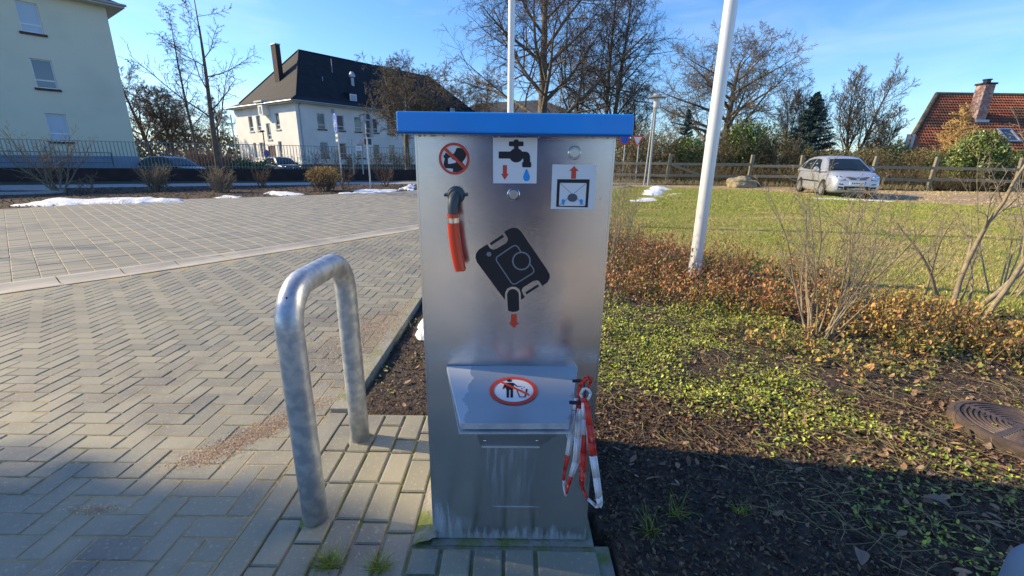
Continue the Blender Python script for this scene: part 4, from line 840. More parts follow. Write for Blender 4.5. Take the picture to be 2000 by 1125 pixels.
for k, (x, y, s_, a, lb) in enumerate([(2.20, 1.86, .08, .3, 'long dry orange leaf lying against the rim of the manhole'), (1.62, 1.36, .09, 2.4, 'largest curled grey leaf on the shaded soil'), (1.15, 1.12, .07, 1.0, 'pale curled leaf near the bottom right corner')]):
    mb = MB(); m4 = Matrix.Translation((x, y, .02)) @ Matrix.Rotation(a, 4, 'Z'); mb.T = m4; vs = []
    for i in range(9):
        t = i / 8; w_l = math.sin(math.pi * min(1, t * 1.02 + .02)) ** .8 * .22 * s_ * (1.3 if k else .7); vs += [((t - .5) * s_, -w_l, .012 * math.sin(t * 3) + w_l * .5), ((t - .5) * s_, 0, .012 * math.sin(t * 3)), ((t - .5) * s_, w_l, .012 * math.sin(t * 3) + w_l * .7)]
    mb.add(vs, [(3 * i + q, 3 * i + q + 1, 3 * i + 4 + q, 3 * i + 3 + q) for i in range(8) for q in range(2)])
    tag(mb.build('dry_leaf', mat('leaf_orange', (.36, .17, .06), .7) if k == 0 else mat('leaf_grey_brown', (.22, .15, .11), .8), smooth=True), lb, 'leaf', 'large fallen leaves')

# ================================================================== FLAGPOLES, LAMP, SIGNS
def pole(name, lab, cat, x, y, r, h, m, grp=None, r1=None, n=24, base=-.1):
    t_ = thing(name, lab, cat, (x, y, 0), group=grp); mb = MB(); mb.tube([(x, y, base), (x, y, h)], [r, r1 or r], n); mb.build('pole', m, t_, smooth=40); return t_
f1 = pole('flagpole', 'white flagpole rising from the rust-leaved bed right of the station', 'flagpole', 2.082, 4.83, .067, 8.2, m_alu, 'white flagpoles', .058)
mb = MB(); mb.lathe((2.082, 4.83, -.02), (0, 0, 1), [(.072, 0), (.072, .18), (.068, .185)], 24); mb.build('ground_sleeve', m_alu, f1, smooth=30)
f2x = D(997, 215, 9.3).x
pole('flagpole', 'white flagpole standing behind the blue roof of the station', 'flagpole', f2x, 9.3, .066, 8.4, m_alu, 'white flagpoles', .058)
lp = pole('street_lamp', 'tall grey double-pole street lamp with flat disc hood beyond the lawn', 'street lamp', 7.44, 24.7, .075, 3.95, m_signback, r1=.06)
mb = MB(); mb.tube([(7.22, 24.75, 0), (7.36, 24.72, 4.0)], .035, 8); mb.build('second_pole', m_zinc, lp)
mb = MB(); mb.lathe((7.46, 24.7, 3.95), (0, 0, 1), [(.12, 0), (.12, .03), (.16, .05), (.16, .5), (.10, .52)], 16); mb.build('lantern', mat('lantern_glass', (.5, .5, .48), .3, coat=.5), lp, smooth=30)
mb = MB(); mb.lathe((7.46, 24.7, 4.47), (0, 0, 1), [(.46, 0), (.47, .03), (.2, .09), (.24, .12), (.2, .17), (.05, .18)], 24); mb.build('lamp_shade', m_zinc, lp, smooth=30)
# give-way sign
gw = pole('give_way_sign', 'red-rimmed white triangular give-way sign on a grey pole', 'road sign', 7.45, 27.4, .032, 2.85, m_galv, n=10)
c_ = D(1245.5, 273, 27.3); hw = .37
tri = lambda k, yy: [(c_.x - hw * k, yy, c_.z + .24 * k), (c_.x + hw * k, yy, c_.z + .24 * k), (c_.x, yy, c_.z - .44 * k)]
mb = MB(); mb.prism(tri(1, 27.30), (0, .02, 0)); mb.mi = 1; mb.prism(tri(.66, 27.296), (0, .003, 0)); mb.mi = 0; mb.build('sign_plate', [m_red, m_white], gw)
ns = pole('round_road_sign', 'small blue round sign with red rim, beside the give-way sign, partly behind the station', 'road sign', D(1215, 350, 28.2).x, 28.2, .03, 2.5, m_galv, n=10)
c_ = D(1220, 272, 28.1); mb = MB(); mb.lathe(c_, (0, -1, 0), [(.33, 0), (.33, .02), (.001, .021)], 24); mb.mi = 1; mb.lathe(c_ - Vector((0, .022, 0)), (0, -1, 0), [(.25, 0), (.25, .002), (.001, .0022)], 24); mb.build('sign_plate', [m_red, m_signblue], ns)
# bike path sign, turned away to the left
sx, sy = -7.28, 19.0
bs = pole('bicycle_path_sign', 'round blue bicycle path sign above a small white plate', 'road sign', sx, sy, .03, 2.95, m_galv, n=10)
nrm = Vector((-.85, -.53, 0)).normalized(); tu = Vector((-nrm.y, nrm.x, 0)); tu = tu if tu.x > 0 else -tu
cs = Vector((sx, sy, 2.60)) + nrm * .05; mb = MB(); mb.lathe(cs, nrm, [(.38, 0), (.38, .018), (.001, .019)], 32)
mb.mi = 1; o_ = cs + nrm * .0205; ring_strip(mb, o_, tu, ZU, .365, .345, 40)
for dx in (-.155, .155): ring_strip(mb, o_ + tu * dx - ZU * .06, tu, ZU, .095, .073, 24)
def bar3(a, b, w_, o_=o_):
    a, b = o_ + tu * a[0] + ZU * a[1] + nrm * .001, o_ + tu * b[0] + ZU * b[1] + nrm * .001; t = (b - a).normalized(); n_ = t.cross(nrm) * w_; mb.quad(a - n_, b - n_, b + n_, a + n_)
for a, b in (((-.155, -.06), (-.08, .09)), ((-.08, .09), (.09, .09)), ((-.08, .09), (-.01, -.06)), ((-.01, -.06), (-.155, -.06)), ((-.01, -.06), (.09, .09)), ((.155, -.06), (.08, .15)), ((.08, .15), (.14, .17)), ((-.12, .14), (-.05, .14)), ((-.085, .14), (-.08, .09))): bar3(a, b, .010)
mb.mi = 0; mb.build('sign_plate', [m_signblue, m_white], bs)
mb = MB(); ep = Vector((sx, sy, 2.03)) + nrm * .045
mb.prism([ep - tu * .24 - ZU * .16, ep + tu * .24 - ZU * .16, ep + tu * .24 + ZU * .16, ep - tu * .24 + ZU * .16], nrm * .015); mb.mi = 1
o2 = ep + nrm * .016
for a, b in (((-.22, -.14), (.22, -.14)), ((-.22, .14), (.22, .14)), ((-.22, -.14), (-.22, .14)), ((.22, -.14), (.22, .14))): bar3(a, b, .006, o2)
pl_ = mb.build('text_plate', [m_white, m_black], bs)
def text(txt, size, o_, u, nrm_, mt, parent, name='lettering'):
    cu_ = bpy.data.curves.new(name, 'FONT'); cu_.body = txt; cu_.size = size; cu_.align_x = 'CENTER'; cu_.align_y = 'CENTER'; cu_.extrude = .001
    o = bpy.data.objects.new(name, cu_); cu_.materials.append(mt); C.objects.link(o); o.parent = parent
    me = bpy.data.meshes.new_from_object(o); bpy.data.objects.remove(o); o = bpy.data.objects.new(name, me); C.objects.link(o); o.parent = parent
    me.transform(Matrix.Translation(o_) @ Matrix((u, nrm_.cross(u), nrm_)).transposed().to_4x4()); return o
text('Ende', .2, o2 + nrm * .002, tu, nrm, m_black, pl_)
# sign post seen from behind
rx, ry = -6.2, 19.35
rs = pole('sign_post', 'tall post carrying the grey backs of an oval sign and small plates', 'road sign', rx, ry, .034, 2.62, m_galv, n=12)
def plate(poly, y_, m_, nm, th=.012):
    mb = MB(); mb.prism([D(px, py, y_) for px, py in poly], (0, th, 0)); return mb.build(nm, m_, rs)
plate([(706, 240), (710, 226), (716, 220), (722, 222), (727, 232), (729, 250), (730, 268), (709, 268)], ry - .045 + .09, m_signback, 'oval_sign_back')
for py0, py1 in ((222, 233), (235, 250), (252, 259.5), (261, 268)): plate([(714.5, py0), (721, py0 + 1), (722.5, py1), (716, py1)], ry - .05, mat('sign_back_dark', (.03, .05, .09), .6), 'panel')
plate([(711, 271), (725, 271), (725.5, 282.5), (712, 282.5)], ry + .045, mat('sign_back_dark2', (.04, .06, .1), .6), 'small_plate')
for py in (234.5, 260): mb = MB(); mb.box((rx - .16, ry - .055, D(715, py, ry).z - .012), (rx + .16, ry - .03, D(715, py, ry).z + .012)); mb.build('clamp', m_zinc, rs)
# house number board beyond the fence
hn = thing('notice_board', 'small white board with a pinkish plate above, behind the railing left of the post', 'board', (-8.3, 24.2, 0))
mb = MB(); mb.box((-8.62, 24.2, .4), (-8.57, 24.25, 2.2)); mb.box((-8.12, 24.2, .4), (-8.08, 24.25, 2.2)); mb.build('post', m_zinc, hn)
a, b = D(695, 285, 24.18), D(707.5, 294.5, 24.18)
mb = MB(); mb.box((a.x, 24.16, b.z), (b.x, 24.18, a.z)); bd = mb.build('board', m_white, hn)
text('0-3', .11, Vector(((a.x + b.x) / 2, 24.155, (a.z + b.z) / 2)), Vector((1, 0, 0)), Vector((0, -1, 0)), m_black, bd)
a, b = D(701.5, 275.5, 24.2), D(711, 282, 24.2)
mb = MB(); mb.box((a.x, 24.19, b.z), (b.x, 24.21, a.z)); mb.build('pink_plate', mat('pink_sign', (.75, .33, .25), .5), hn)

# ================================================================== BUILDINGS
DU, DV = Vector((.6, .8, 0)), Vector((-.8, .6, 0))
def frame(o, u=DU, v=DV):
    m = Matrix((u, v, ZU)).transposed().to_4x4(); m.translation = o; return m
def wall_open(mb, u0, u1, z0, z1, ops, depth=.14):
    """wall in the local xz plane at y=0 (y inward) with real openings and reveals"""
    us = sorted({u0, u1} | {a for o in ops for a in (o[0], o[2])}); zs = sorted({z0, z1} | {a for o in ops for a in (o[1], o[3])})
    for a, b in zip(us[:-1], us[1:]):
        for c, d in zip(zs[:-1], zs[1:]):
            m, n = (a + b) / 2, (c + d) / 2
            if not any(o[0] < m < o[2] and o[1] < n < o[3] for o in ops): mb.quad((a, 0, c), (b, 0, c), (b, 0, d), (a, 0, d))
    for a, c, b, d in ops:
        mb.quad((a, 0, c), (a, depth, c), (a, depth, d), (a, 0, d)); mb.quad((b, depth, c), (b, 0, c), (b, 0, d), (b, depth, d))
        mb.quad((a, depth, c), (a, 0, c), (b, 0, c), (b, depth, c)); mb.quad((a, 0, d), (a, depth, d), (b, depth, d), (b, 0, d))
def window(T, par, a, c, b, d, glass, sillm, split=.28, y=.10, bars=False, mull=False):
    mb = MB(T); f = .055
    for q in ((a, c, a + f, d), (b - f, c, b, d), (a + f, c, b - f, c + f), (a + f, d - f, b - f, d)): mb.box((q[0], y, q[1]), (q[2], y + .05, q[3]))
    zz = c + (d - c) * split
    if split: mb.box((a + f, y + .002, zz - .035), (b - f, y + .048, zz + .035))
    if mull: mb.box(((a + b) / 2 - .03, y + .004, c + f), ((a + b) / 2 + .03, y + .046, zz - .035 if split else d - f))
    w = mb.build('window', m_frame, par)
    mb = MB(T); mb.quad((a + .02, y + .03, c + .02), (b - .02, y + .03, c + .02), (b - .02, y + .03, d - .02), (a + .02, y + .03, d - .02)); mb.build('pane', glass, w)
    mb = MB(T); mb.box((a - .1, -.09, c - .12), (b + .1, .1, c - .002)); mb.build('sill', sillm, w)
    if bars:
        mb = MB(T)
        for i in range(7): x = a + .1 + i * (b - a - .2) / 6; mb.box((x - .012, -.04, c + .05), (x + .012, -.016, d - .05))
        for zz in (c + .2, d - .2): mb.box((a, -.016, zz), (b, -.004, zz + .03))
        mb.build('window_bars', m_frame, w)
def hip_roof(T, par, u0, u1, v0, v1, ze, zr, inset, oh, mt, kick=1.1, kz=.55, name='roof'):
    vm = (v0 + v1) / 2; mb = MB(T)
    a = [(u0 - oh, v0 - oh, ze), (u1 + oh, v0 - oh, ze), (u1 + oh, v1 + oh, ze), (u0 - oh, v1 + oh, ze)]
    b = [(u0 - oh + kick, v0 - oh + kick, ze + kz), (u1 + oh - kick, v0 - oh + kick, ze + kz), (u1 + oh - kick, v1 + oh - kick, ze + kz), (u0 - oh + kick, v1 + oh - kick, ze + kz)]
    r0, r1 = (u0 + inset, vm, zr), (u1 - inset, vm, zr)
    for i in range(4): mb.quad(a[i], a[(i + 1) % 4], b[(i + 1) % 4], b[i])
    mb.quad(b[0], b[1], r1, r0); mb.quad(b[1], b[2], r1); mb.quad(b[2], b[3], r0, r1); mb.quad(b[3], b[0], r0)
    ro = mb.build(name, mt, par)
    mb = MB(T); mb.box((u0 - oh + .02, v0 - oh + .02, ze - .16), (u1 + oh - .02, v1 + oh - .02, ze - .004)); mb.build('eaves', m_fascia, ro)
    mb = MB(T)
    for p, q in ((a[0], a[1]), (a[0], a[3])): mb.tube([(p[0] - .05, p[1] - .05, ze - .03), (q[0] + (.05 if q[0] > p[0] else -.05), q[1] + (.05 if q[1] > p[1] else -.05), ze - .03)], .07, 8)
    mb.build('gutter', m_zinc, ro)
    mb = MB(T)
    for p, q in ((r0, r1), (b[0], r0), (a[0], b[0]), (b[3], r0), (b[1], r1)): mb.tube([p, q], .10, 6)
    tag(mb.build('ridge_tiles', mt, ro), kind='stuff')
    return ro
# left cream building
ob = Vector((-24.05, 29.0, 0)); T1 = frame(ob)
lb = thing('apartment_building', 'tall cream rendered three-storey building with blue-grey plinth at the left edge', 'building', ob)
ops = []
for k, (uu) in enumerate((-2.9, -6.25, -9.6, -13, -16.4)):
    for (c, d) in ((1.92, 3.42), (4.72, 6.2), (7.48, 8.96)): 
        if uu < -3 and c > 4: continue
        ops.append((uu - .85, c, uu, d))
mb = MB(T1); wall_open(mb, -30, 0, 1.15, 9.5, ops); mb.quad((0, 0, 1.15), (0, 12, 1.15), (0, 12, 9.5), (0, 0, 9.5)); mb.quad((0, 12, 1.15), (-30, 12, 1.15), (-30, 12, 9.5), (0, 12, 9.5)); mb.quad((-30, 12, 1.15), (-30, 0, 1.15), (-30, 0, 9.5), (-30, 12, 9.5)); mb.build('wall', m_plaster, lb)
mb = MB(T1); mb.box((-30.02, -.03, -.45), (.03, 12, 1.148)); mb.build('plinth', m_plinth, lb)
for i, (a, c, b, d) in enumerate(ops): window(T1, lb, a, c, b, d, m_glass if i == 1 else m_blind, m_sill, split=.28)
hip_roof(T1, lb, -30, 0, 0, 12, 9.66, 14.5, 6, .75, m_slate)
mb = MB(T1)
for zz in (1.32, 1.02, .74): mb.box((-20, -.55, zz), (-1.4, -.52, zz + .035))
for i in range(8): mb.box((-1.43 - i * 2.6, -.56, .5), (-1.38 - i * 2.6, -.51, 1.35))
mb.build('railing', mat('rail_dark', (.05, .09, .12), .6), lb)
# white house
ow = Vector((-21.1, 45, 0)); T2 = frame(ow); T2g = frame(ow, -DV, DU)      # gable frame: x runs towards the corner, y inward
wb = thing('white_house', 'white rendered two-storey house with steep black slate hip roof and tall chimney', 'house', ow)
up_ = [(2.13 + 2.13 * i, 4.0, 2.98 + 2.13 * i, 5.48) for i in range(12)]; lo_ = [(2.17 + 2.13 * i, 1.25, 3.02 + 2.13 * i, 2.72) for i in range(12)]
mb = MB(T2); wall_open(mb, 0, 28.6, .55, 6.4, up_ + lo_); mb.quad((28.6, 0, .55), (28.6, 13.6, .55), (28.6, 13.6, 6.4), (28.6, 0, 6.4)); mb.quad((28.6, 13.6, .55), (0, 13.6, .55), (0, 13.6, 6.4), (28.6, 13.6, 6.4)); mb.build('wall', m_plaster_w, wb)
gop = [(-10.3, 3.9, -9.35, 5.44), (-8.45, 3.95, -7.5, 5.44), (-6.42, 3.0, -5.5, 4.58), (-4.3, 3.95, -3.38, 5.5), (-10.0, 1.1, -9.3, 2.68), (-8.5, 1.1, -7.6, 2.7), (-6.6, .56, -5.0, 2.33), (-4.3, 1.15, -3.55, 2.77)]
mb = MB(T2g); wall_open(mb, -13.6, 0, .55, 6.4, gop); mb.build('gable_wall', m_plaster_w, wb)
for i, o_ in enumerate(up_): window(T2, wb, *o_, m_glass, m_sill, split=.27)
for i, o_ in enumerate(lo_): window(T2, wb, *o_, m_glass, m_sill, split=.27, bars=(i == 0))
for i, o_ in enumerate(gop):
    if i == 6:
        mb = MB(T2g); mb.box((o_[0], .08, o_[1]), (o_[2], .12, o_[3])); mb.build('door', m_doorb, wb)
    else: window(T2g, wb, *o_, m_glass, m_fascia, split=.27)
mb = MB(T2); mb.box((-.03, -.03, -.45), (28.6, 13.6, .548)); mb.build('plinth', m_plinth_br, wb)
mb = MB(T2); mb.box((3.7, -.03, 5.62), (4.12, 0, 6.05)); mb.build('air_vent', m_zinc, wb)
rf = hip_roof(T2, wb, 0, 28.6, 0, 13.6, 6.42, 12.45, 4.76, .62, m_slate)
mb = MB(T2); mb.box((1.95, 6.25, 7.5), (2.45, 7.2, 12.5)); mb.build('chimney', m_chim, rf)
mb = MB(T2); mb.box((1.9, 6.2, 12.45), (2.5, 7.25, 12.55)); mb.build('chimney_cap', m_zinc, rf)
mb = MB(T2); mb.lathe((8.6, 3, 8.9), (0, 0, 1), [(.18, 0), (.18, .95), (.34, 1.05), (.34, 1.3), (.16, 1.6)], 10); mb.build('vent_pipe', m_zinc, rf)
for u_, v_, z_, h_ in ((7.0, 4.3, 10.3, 1.4), (4.9, 2.9, 9, .5), (9.4, 1.9, 7.9, 1.2), (18.5, 6.8, 12.4, 1.3)):
    mb = MB(T2); mb.tube([(u_, v_, z_ - .3), (u_, v_, z_ + h_)], .03, 6); mb.build('antenna', m_zinc, rf)
mb = MB(T2); mb.lathe((18.5, 6.8, 12.3), (0, 0, 1), [(.22, 0), (.2, .5), (.1, .6)], 8); mb.build('roof_vent', m_sill, rf)
for u_ in (6.4, 13.6, 17.6, 21.6):
    mb = MB(T2); mb.prism([(u_, .75, 7.0), (u_, 2.2, 8.05), (u_, .75, 7.95)], (1.15, 0, 0)); dm = mb.build('dormer', m_slate, rf)
    mb = MB(T2); mb.box((u_ + .15, .70, 7.08), (u_ + 1.0, .745, 7.85)); dw = mb.build('dormer_window', m_frame, dm)
    mb = MB(T2); mb.box((u_ + .26, .69, 7.19), (u_ + .89, .699, 7.74)); mb.build('pane', m_blind, dw)
mb = MB(T2g); mb.prism([(-6.25, -.66, 5.35), (-5.3, -.66, 5.35), (-5.3, -.66, 6.5), (-6.25, -.66, 6.5)], (0, 1.5, 0)); mb.build('stair_bay', m_plaster_w, wb)
mb = MB(T2g); mb.box((-5.95, -.70, 5.5), (-5.6, -.665, 6.15)); mb.build('bay_window', m_glass, wb)
mb = MB(T2g); mb.box((-6.6, -.85, 6.55), (-4.9, 1.0, 6.7)); mb.build('bay_roof', m_fascia, wb)
mb = MB(T2); mb.tube([(.35, -.05, .6), (.35, -.05, 6.0), (.35, -.5, 6.3)], .05, 8); mb.build('downpipe', m_zinc, wb)
# grey roofed building behind the lime trees
g0, g1 = D(905, 200, 88), D(1175, 190, 96)
gb = thing('far_building', 'distant building with plain dark grey roof behind the big bare tree', 'building', (g0.x, 90, 0))
mb = MB(); ze = 7.6; zr = 13.2
x0_, x1_ = g0.x - 6, g1.x
mb.box((x0_ + 3, 90, 0), (x1_, 104, ze)); mb.build('wall', m_plaster, gb)
mb = MB(); mb.quad((x0_, 89, ze), (x1_ + 1, 89, ze), (x1_ - 12, 97, zr), (x0_ + 8, 97, zr - .8)); mb.quad((x1_ + 1, 89, ze), (x1_ + 1, 105, ze), (x1_ - 12, 97, zr)); mb.quad((x0_, 105, ze), (x0_, 89, ze), (x0_ + 8, 97, zr - .8)); mb.build('roof', mat('roof_grey', (.09, .09, .09), .9, col2=(.06, .06, .06), scale=.6), gb)

# red tiled house on the right
rh = thing('tiled_house', 'low house with orange-red pantile roof and brick chimney behind the right fence', 'house', (40, 38, 0))
m_tile = mat('pantile_red', (.26, .085, .045), .85, rand=('isl', [(.28, .085, .045), (.22, .07, .035), (.33, .11, .06), (.17, .06, .035)]), col2=(.10, .065, .04), scale=.5, lo=.5, hi=.7)
ex0, ey, ez = 30.7, 36.0, 2.35; rx0, ry0, rz0 = 36.7, 41.2, 7.15; rx1 = 62
sl_ = (rz0 - ez) / (ry0 - ey)
# front slope: courses of pantiles, each a column piece with a rounded profile
tv, tf = [], []; nrow = 20; du = .235
def slope_left(t): return ex0 + (rx0 - ex0) * t
for r_ in range(nrow):
    t0, t1 = r_ / nrow, (r_ + 1) / nrow + .012
    x = slope_left(t1)
    while x < rx1:
        y0_, z0_ = ey + (ry0 - ey) * t0, ez + (rz0 - ez) * t0; y1_, z1__ = ey + (ry0 - ey) * t1, ez + (rz0 - ez) * t1; k = len(tv)
        for yy, zz, li in ((y0_, z0_, .07), (y1_, z1__, .0)):
            for w_, h_ in ((0, .0), (.3, .085), (.55, .10), (.8, .06), (1, .0)): tv.append((x + w_ * du, yy - (h_ + li) * .6, zz + (h_ + li) * .7))
        for q in range(4): tf.append((k + q, k + q + 1, k + 6 + q, k + 5 + q))
        for q in range(5): pass
        x += du
roof_r = np_mesh('roof', np.array(tv), np.array(tf), m_tile, rh); roof_r['kind'] = 'stuff'
mb = MB(); mb.quad((ex0, ey + .02, ez - .03), (rx1, ey + .02, ez - .03), (rx1, ry0, rz0 - .03), (rx0, ry0, rz0 - .03)); mb.quad((rx0, ry0, rz0), (rx1, ry0, rz0), (rx1, 46.4, ez), (rx0 + 6.4, 46.4, ez)); mb.build('roof_deck', mat('roof_deck_red', (.1, .04, .03), .9), rh)

mb = MB(); mb.tube([(ex0, ey, ez + .1), (rx0, ry0, rz0 + .12)], .16, 8); mb.tube([(rx0, ry0, rz0 + .1), (rx1, ry0, rz0 + .1)], .15, 8); mb.build('ridge', mat('mossy_ridge', (.13, .085, .05), .95, col2=(.2, .16, .08), scale=2), rh)
mb = MB(); mb.prism([(ex0 + 1.2, ey + .6, 0), (60, ey + .6, 0), (60, 46, 0), (rx0 + 7, 46, 0)], (0, 0, ez - .05)); mb.build('wall', mat('wall_brick_red', (.28, .09, .05), .9, col2=(.35, .16, .1), scale=4), rh)
mb = MB(); mb.box((38.15, 38.6, 4.7), (38.95, 39.4, 7.65)); cm = mb.build('chimney', mat('chimney_brick', (.34, .17, .13), .9, rand=None, col2=(.5, .42, .38), scale=5, lo=.45, hi=.6), roof_r)
m_cb = mat('chimney_brick_piece', (.3, .14, .1), .9, rand=('obj', [(.34, .15, .11), (.42, .3, .26), (.26, .11, .09), (.5, .42, .38)]))
bm_ = brick_mesh('b', .19, .11, .006, .008, .02); 
me_b = bpy.data.meshes.new('brick'); me_b.from_pydata(bm_.v, [], bm_.f); me_b.materials.append(m_cb)
for r_ in range(24):
    for c_ in range(5):
        x = 38.15 + .10 + (c_ - (r_ % 2) * .5) * .2
        if x > 38.9 or x < 38.2: continue
        o = bpy.data.objects.new('brick', me_b); C.objects.link(o); o.parent = cm; o.location = (x, 38.585, 4.95 + r_ * .11); o.rotation_euler = (R(90), 0, 0)
cm_parent_fix = WORLD[rh.name]
mb = MB(); mb.box((38.07, 38.52, 7.65), (39.03, 39.48, 7.78)); mb.build('chimney_crown', m_chim, cm)
mb = MB(); mb.lathe((38.55, 39, 7.78), (0, 0, 1), [(.25, 0), (.25, .22), (.32, .24), (.32, .30)], 10); mb.build('chimney_pot', mat('pot_dark', (.03, .035, .06), .6), cm)
mb = MB(); mb.box((38.02, 38.4, 4.75), (39.1, 38.56, 4.95)); mb.build('flashing', m_zinc, cm)
kx = D(1953, 270, 37.2).x
up_s = Vector((0, 1, sl_)).normalized(); nn_ = Vector((0, -sl_, 1)).normalized(); a = Vector((kx + .1, 36.75, ez + sl_ * .75)) + nn_ * .14
fr = lambda u, v, w=0: a + Vector((u, 0, 0)) + up_s * v + nn_ * w
mb = MB()
for q in ((0, 0, 1.15, .13), (0, 1.42, 1.15, 1.55), (0, .13, .13, 1.42), (1.02, .13, 1.15, 1.42)): mb.prism([fr(q[0], q[1]), fr(q[2], q[1]), fr(q[2], q[3]), fr(q[0], q[3])], nn_ * .09)
rw = mb.build('roof_window', m_zinc, roof_r)
mb = MB(); mb.quad(fr(.1, .1, .03), fr(1.05, .1, .03), fr(1.05, 1.45, .03), fr(.1, 1.45, .03)); mb.build('pane', m_glass, rw)
a = D(1762, 305, 35.8); mb = MB(); mb.prism([D(1764, 300, 35.7), D(1774, 262, 35.7), D(1779, 262, 35.7), D(1770, 300, 35.7)], (0, .1, 0)); mb.prism([D(1776, 292, 35.7), D(1785, 262, 35.7), D(1789, 262, 35.7), D(1780, 292, 35.7)], (0, .1, 0)); mb.build('bargeboard', m_fascia, rh)
mb = MB(); mb.prism([D(1774, 302, 35.75), D(1789, 262, 35.75), D(1796, 275, 35.75), D(1792, 305, 35.75)], (0, .4, 0)); mb.build('brick_gable', mats['wall_brick_red'], rh)

# ================================================================== FENCES
fn = thing('iron_railing', 'thin vertical-bar iron railing on top of the dark retaining wall', 'fence', (-15, 24.7, 0))
mbb = MB(); mbb.box((-.011, -.011, 0), (.011, .011, 1.32)); meb = bpy.data.meshes.new('bar'); meb.from_pydata(mbb.v, [], mbb.f); meb.materials.append(m_fence)
mbr = MB(); tot = 0; nb = 0
for a, b in zip(wallL[:-1], wallL[1:]):
    a, b = Vector(a), Vector(b); L = (b - a).length; n_ = int(L / .155)
    if a.x < -30: a = a.lerp(b, .25)
    for zz in (.68, 1.86): mbr.tube([(a.x, a.y + .06, zz), (b.x, b.y + .06, zz)], .018, 4)
    for i in range(n_ if a.x > -30 else n_):
        p = a.lerp(b, (i + .5) / n_)
        if p.x < -27.5 or p.x > 1.5: continue
        o = bpy.data.objects.new('bar', meb); C.objects.link(o); o.parent = fn; o.matrix_parent_inverse = WORLD[fn.name]; o.location = (p.x, p.y + .06, .56); nb += 1
mbr.build('rail', m_fence, fn)
mbp = MB()
mbp = None
wf = thing('wooden_fence', 'weathered wooden post and rail fence behind the silver car', 'fence', (18, 25, 0))
WF = [(5.4, 28.0), (9.2, 27.0), (13.75, 26.3), (16.3, 25.6), (19.7, 24.9), (22.6, 24.4), (26.4, 23.6), (31, 22.4)]
for i, (x, y) in enumerate(WF):
    mb = MB(Matrix.Translation((x, y, 0)) @ Matrix.Rotation(rnd.uniform(-.05, .09), 4, 'Y')); mb.box((-.09, -.07, -.1), (.09, .07, 1.72)); mb.build('post', m_wood, wf, bevel=.01)
for a, b in zip(WF[:-1], WF[1:]):
    for zz in (.52, 1.13):
        a_, b_ = Vector((a[0], a[1] - .09, zz + rnd.uniform(-.04, .04))), Vector((b[0], b[1] - .09, zz + rnd.uniform(-.05, .05))); mb = MB(); mb.prism([a_ - ZU * .075, b_ - ZU * .075, b_ + ZU * .075, a_ + ZU * .075], (0, -.045, 0)); mb.build('rail', m_wood, wf)
a_, b_ = Vector((9.4, 26.85, 1.1)), Vector((11.0, 26.6, .55)); mb = MB(); mb.prism([a_ - ZU * .06, b_ - ZU * .06, b_ + ZU * .06, a_ + ZU * .06], (0, -.04, 0)); mb.build('brace', m_wood, wf)
# boulders
def rock(px, py, r, lab, seed, sc_=(1.25, .8, .75), mt=None):
    p = G(px, py); import bmesh
    bm = bmesh.new(); bmesh.ops.create_icosphere(bm, subdivisions=4, radius=1)
    from mathutils import noise
    for v in bm.verts:
        n_ = noise.fractal(v.co * 1.1 + Vector((seed, 0, 0)), 1, 2, 5); v.co *= 1 + .28 * n_; v.co.z = max(v.co.z, -.4); v.co = Vector((v.co.x * r * sc_[0], v.co.y * r * sc_[1], v.co.z * r * sc_[2]))
    me = bpy.data.meshes.new('boulder'); bm.to_mesh(me); bm.free(); o = link('boulder', me, mt or m_rock); o.location = (p.x, p.y, r * .2); return tag(o, lab, 'boulder', 'boulders by the drive')
rock(1447, 365, .60, 'large yellowish boulder on the lawn edge between flagpole and silver car', 3)
rock(1474, 364, .36, 'smaller brown rock to the right of the yellowish boulder', 9, mt=mat('rock_brown', (.10, .075, .045), .9))

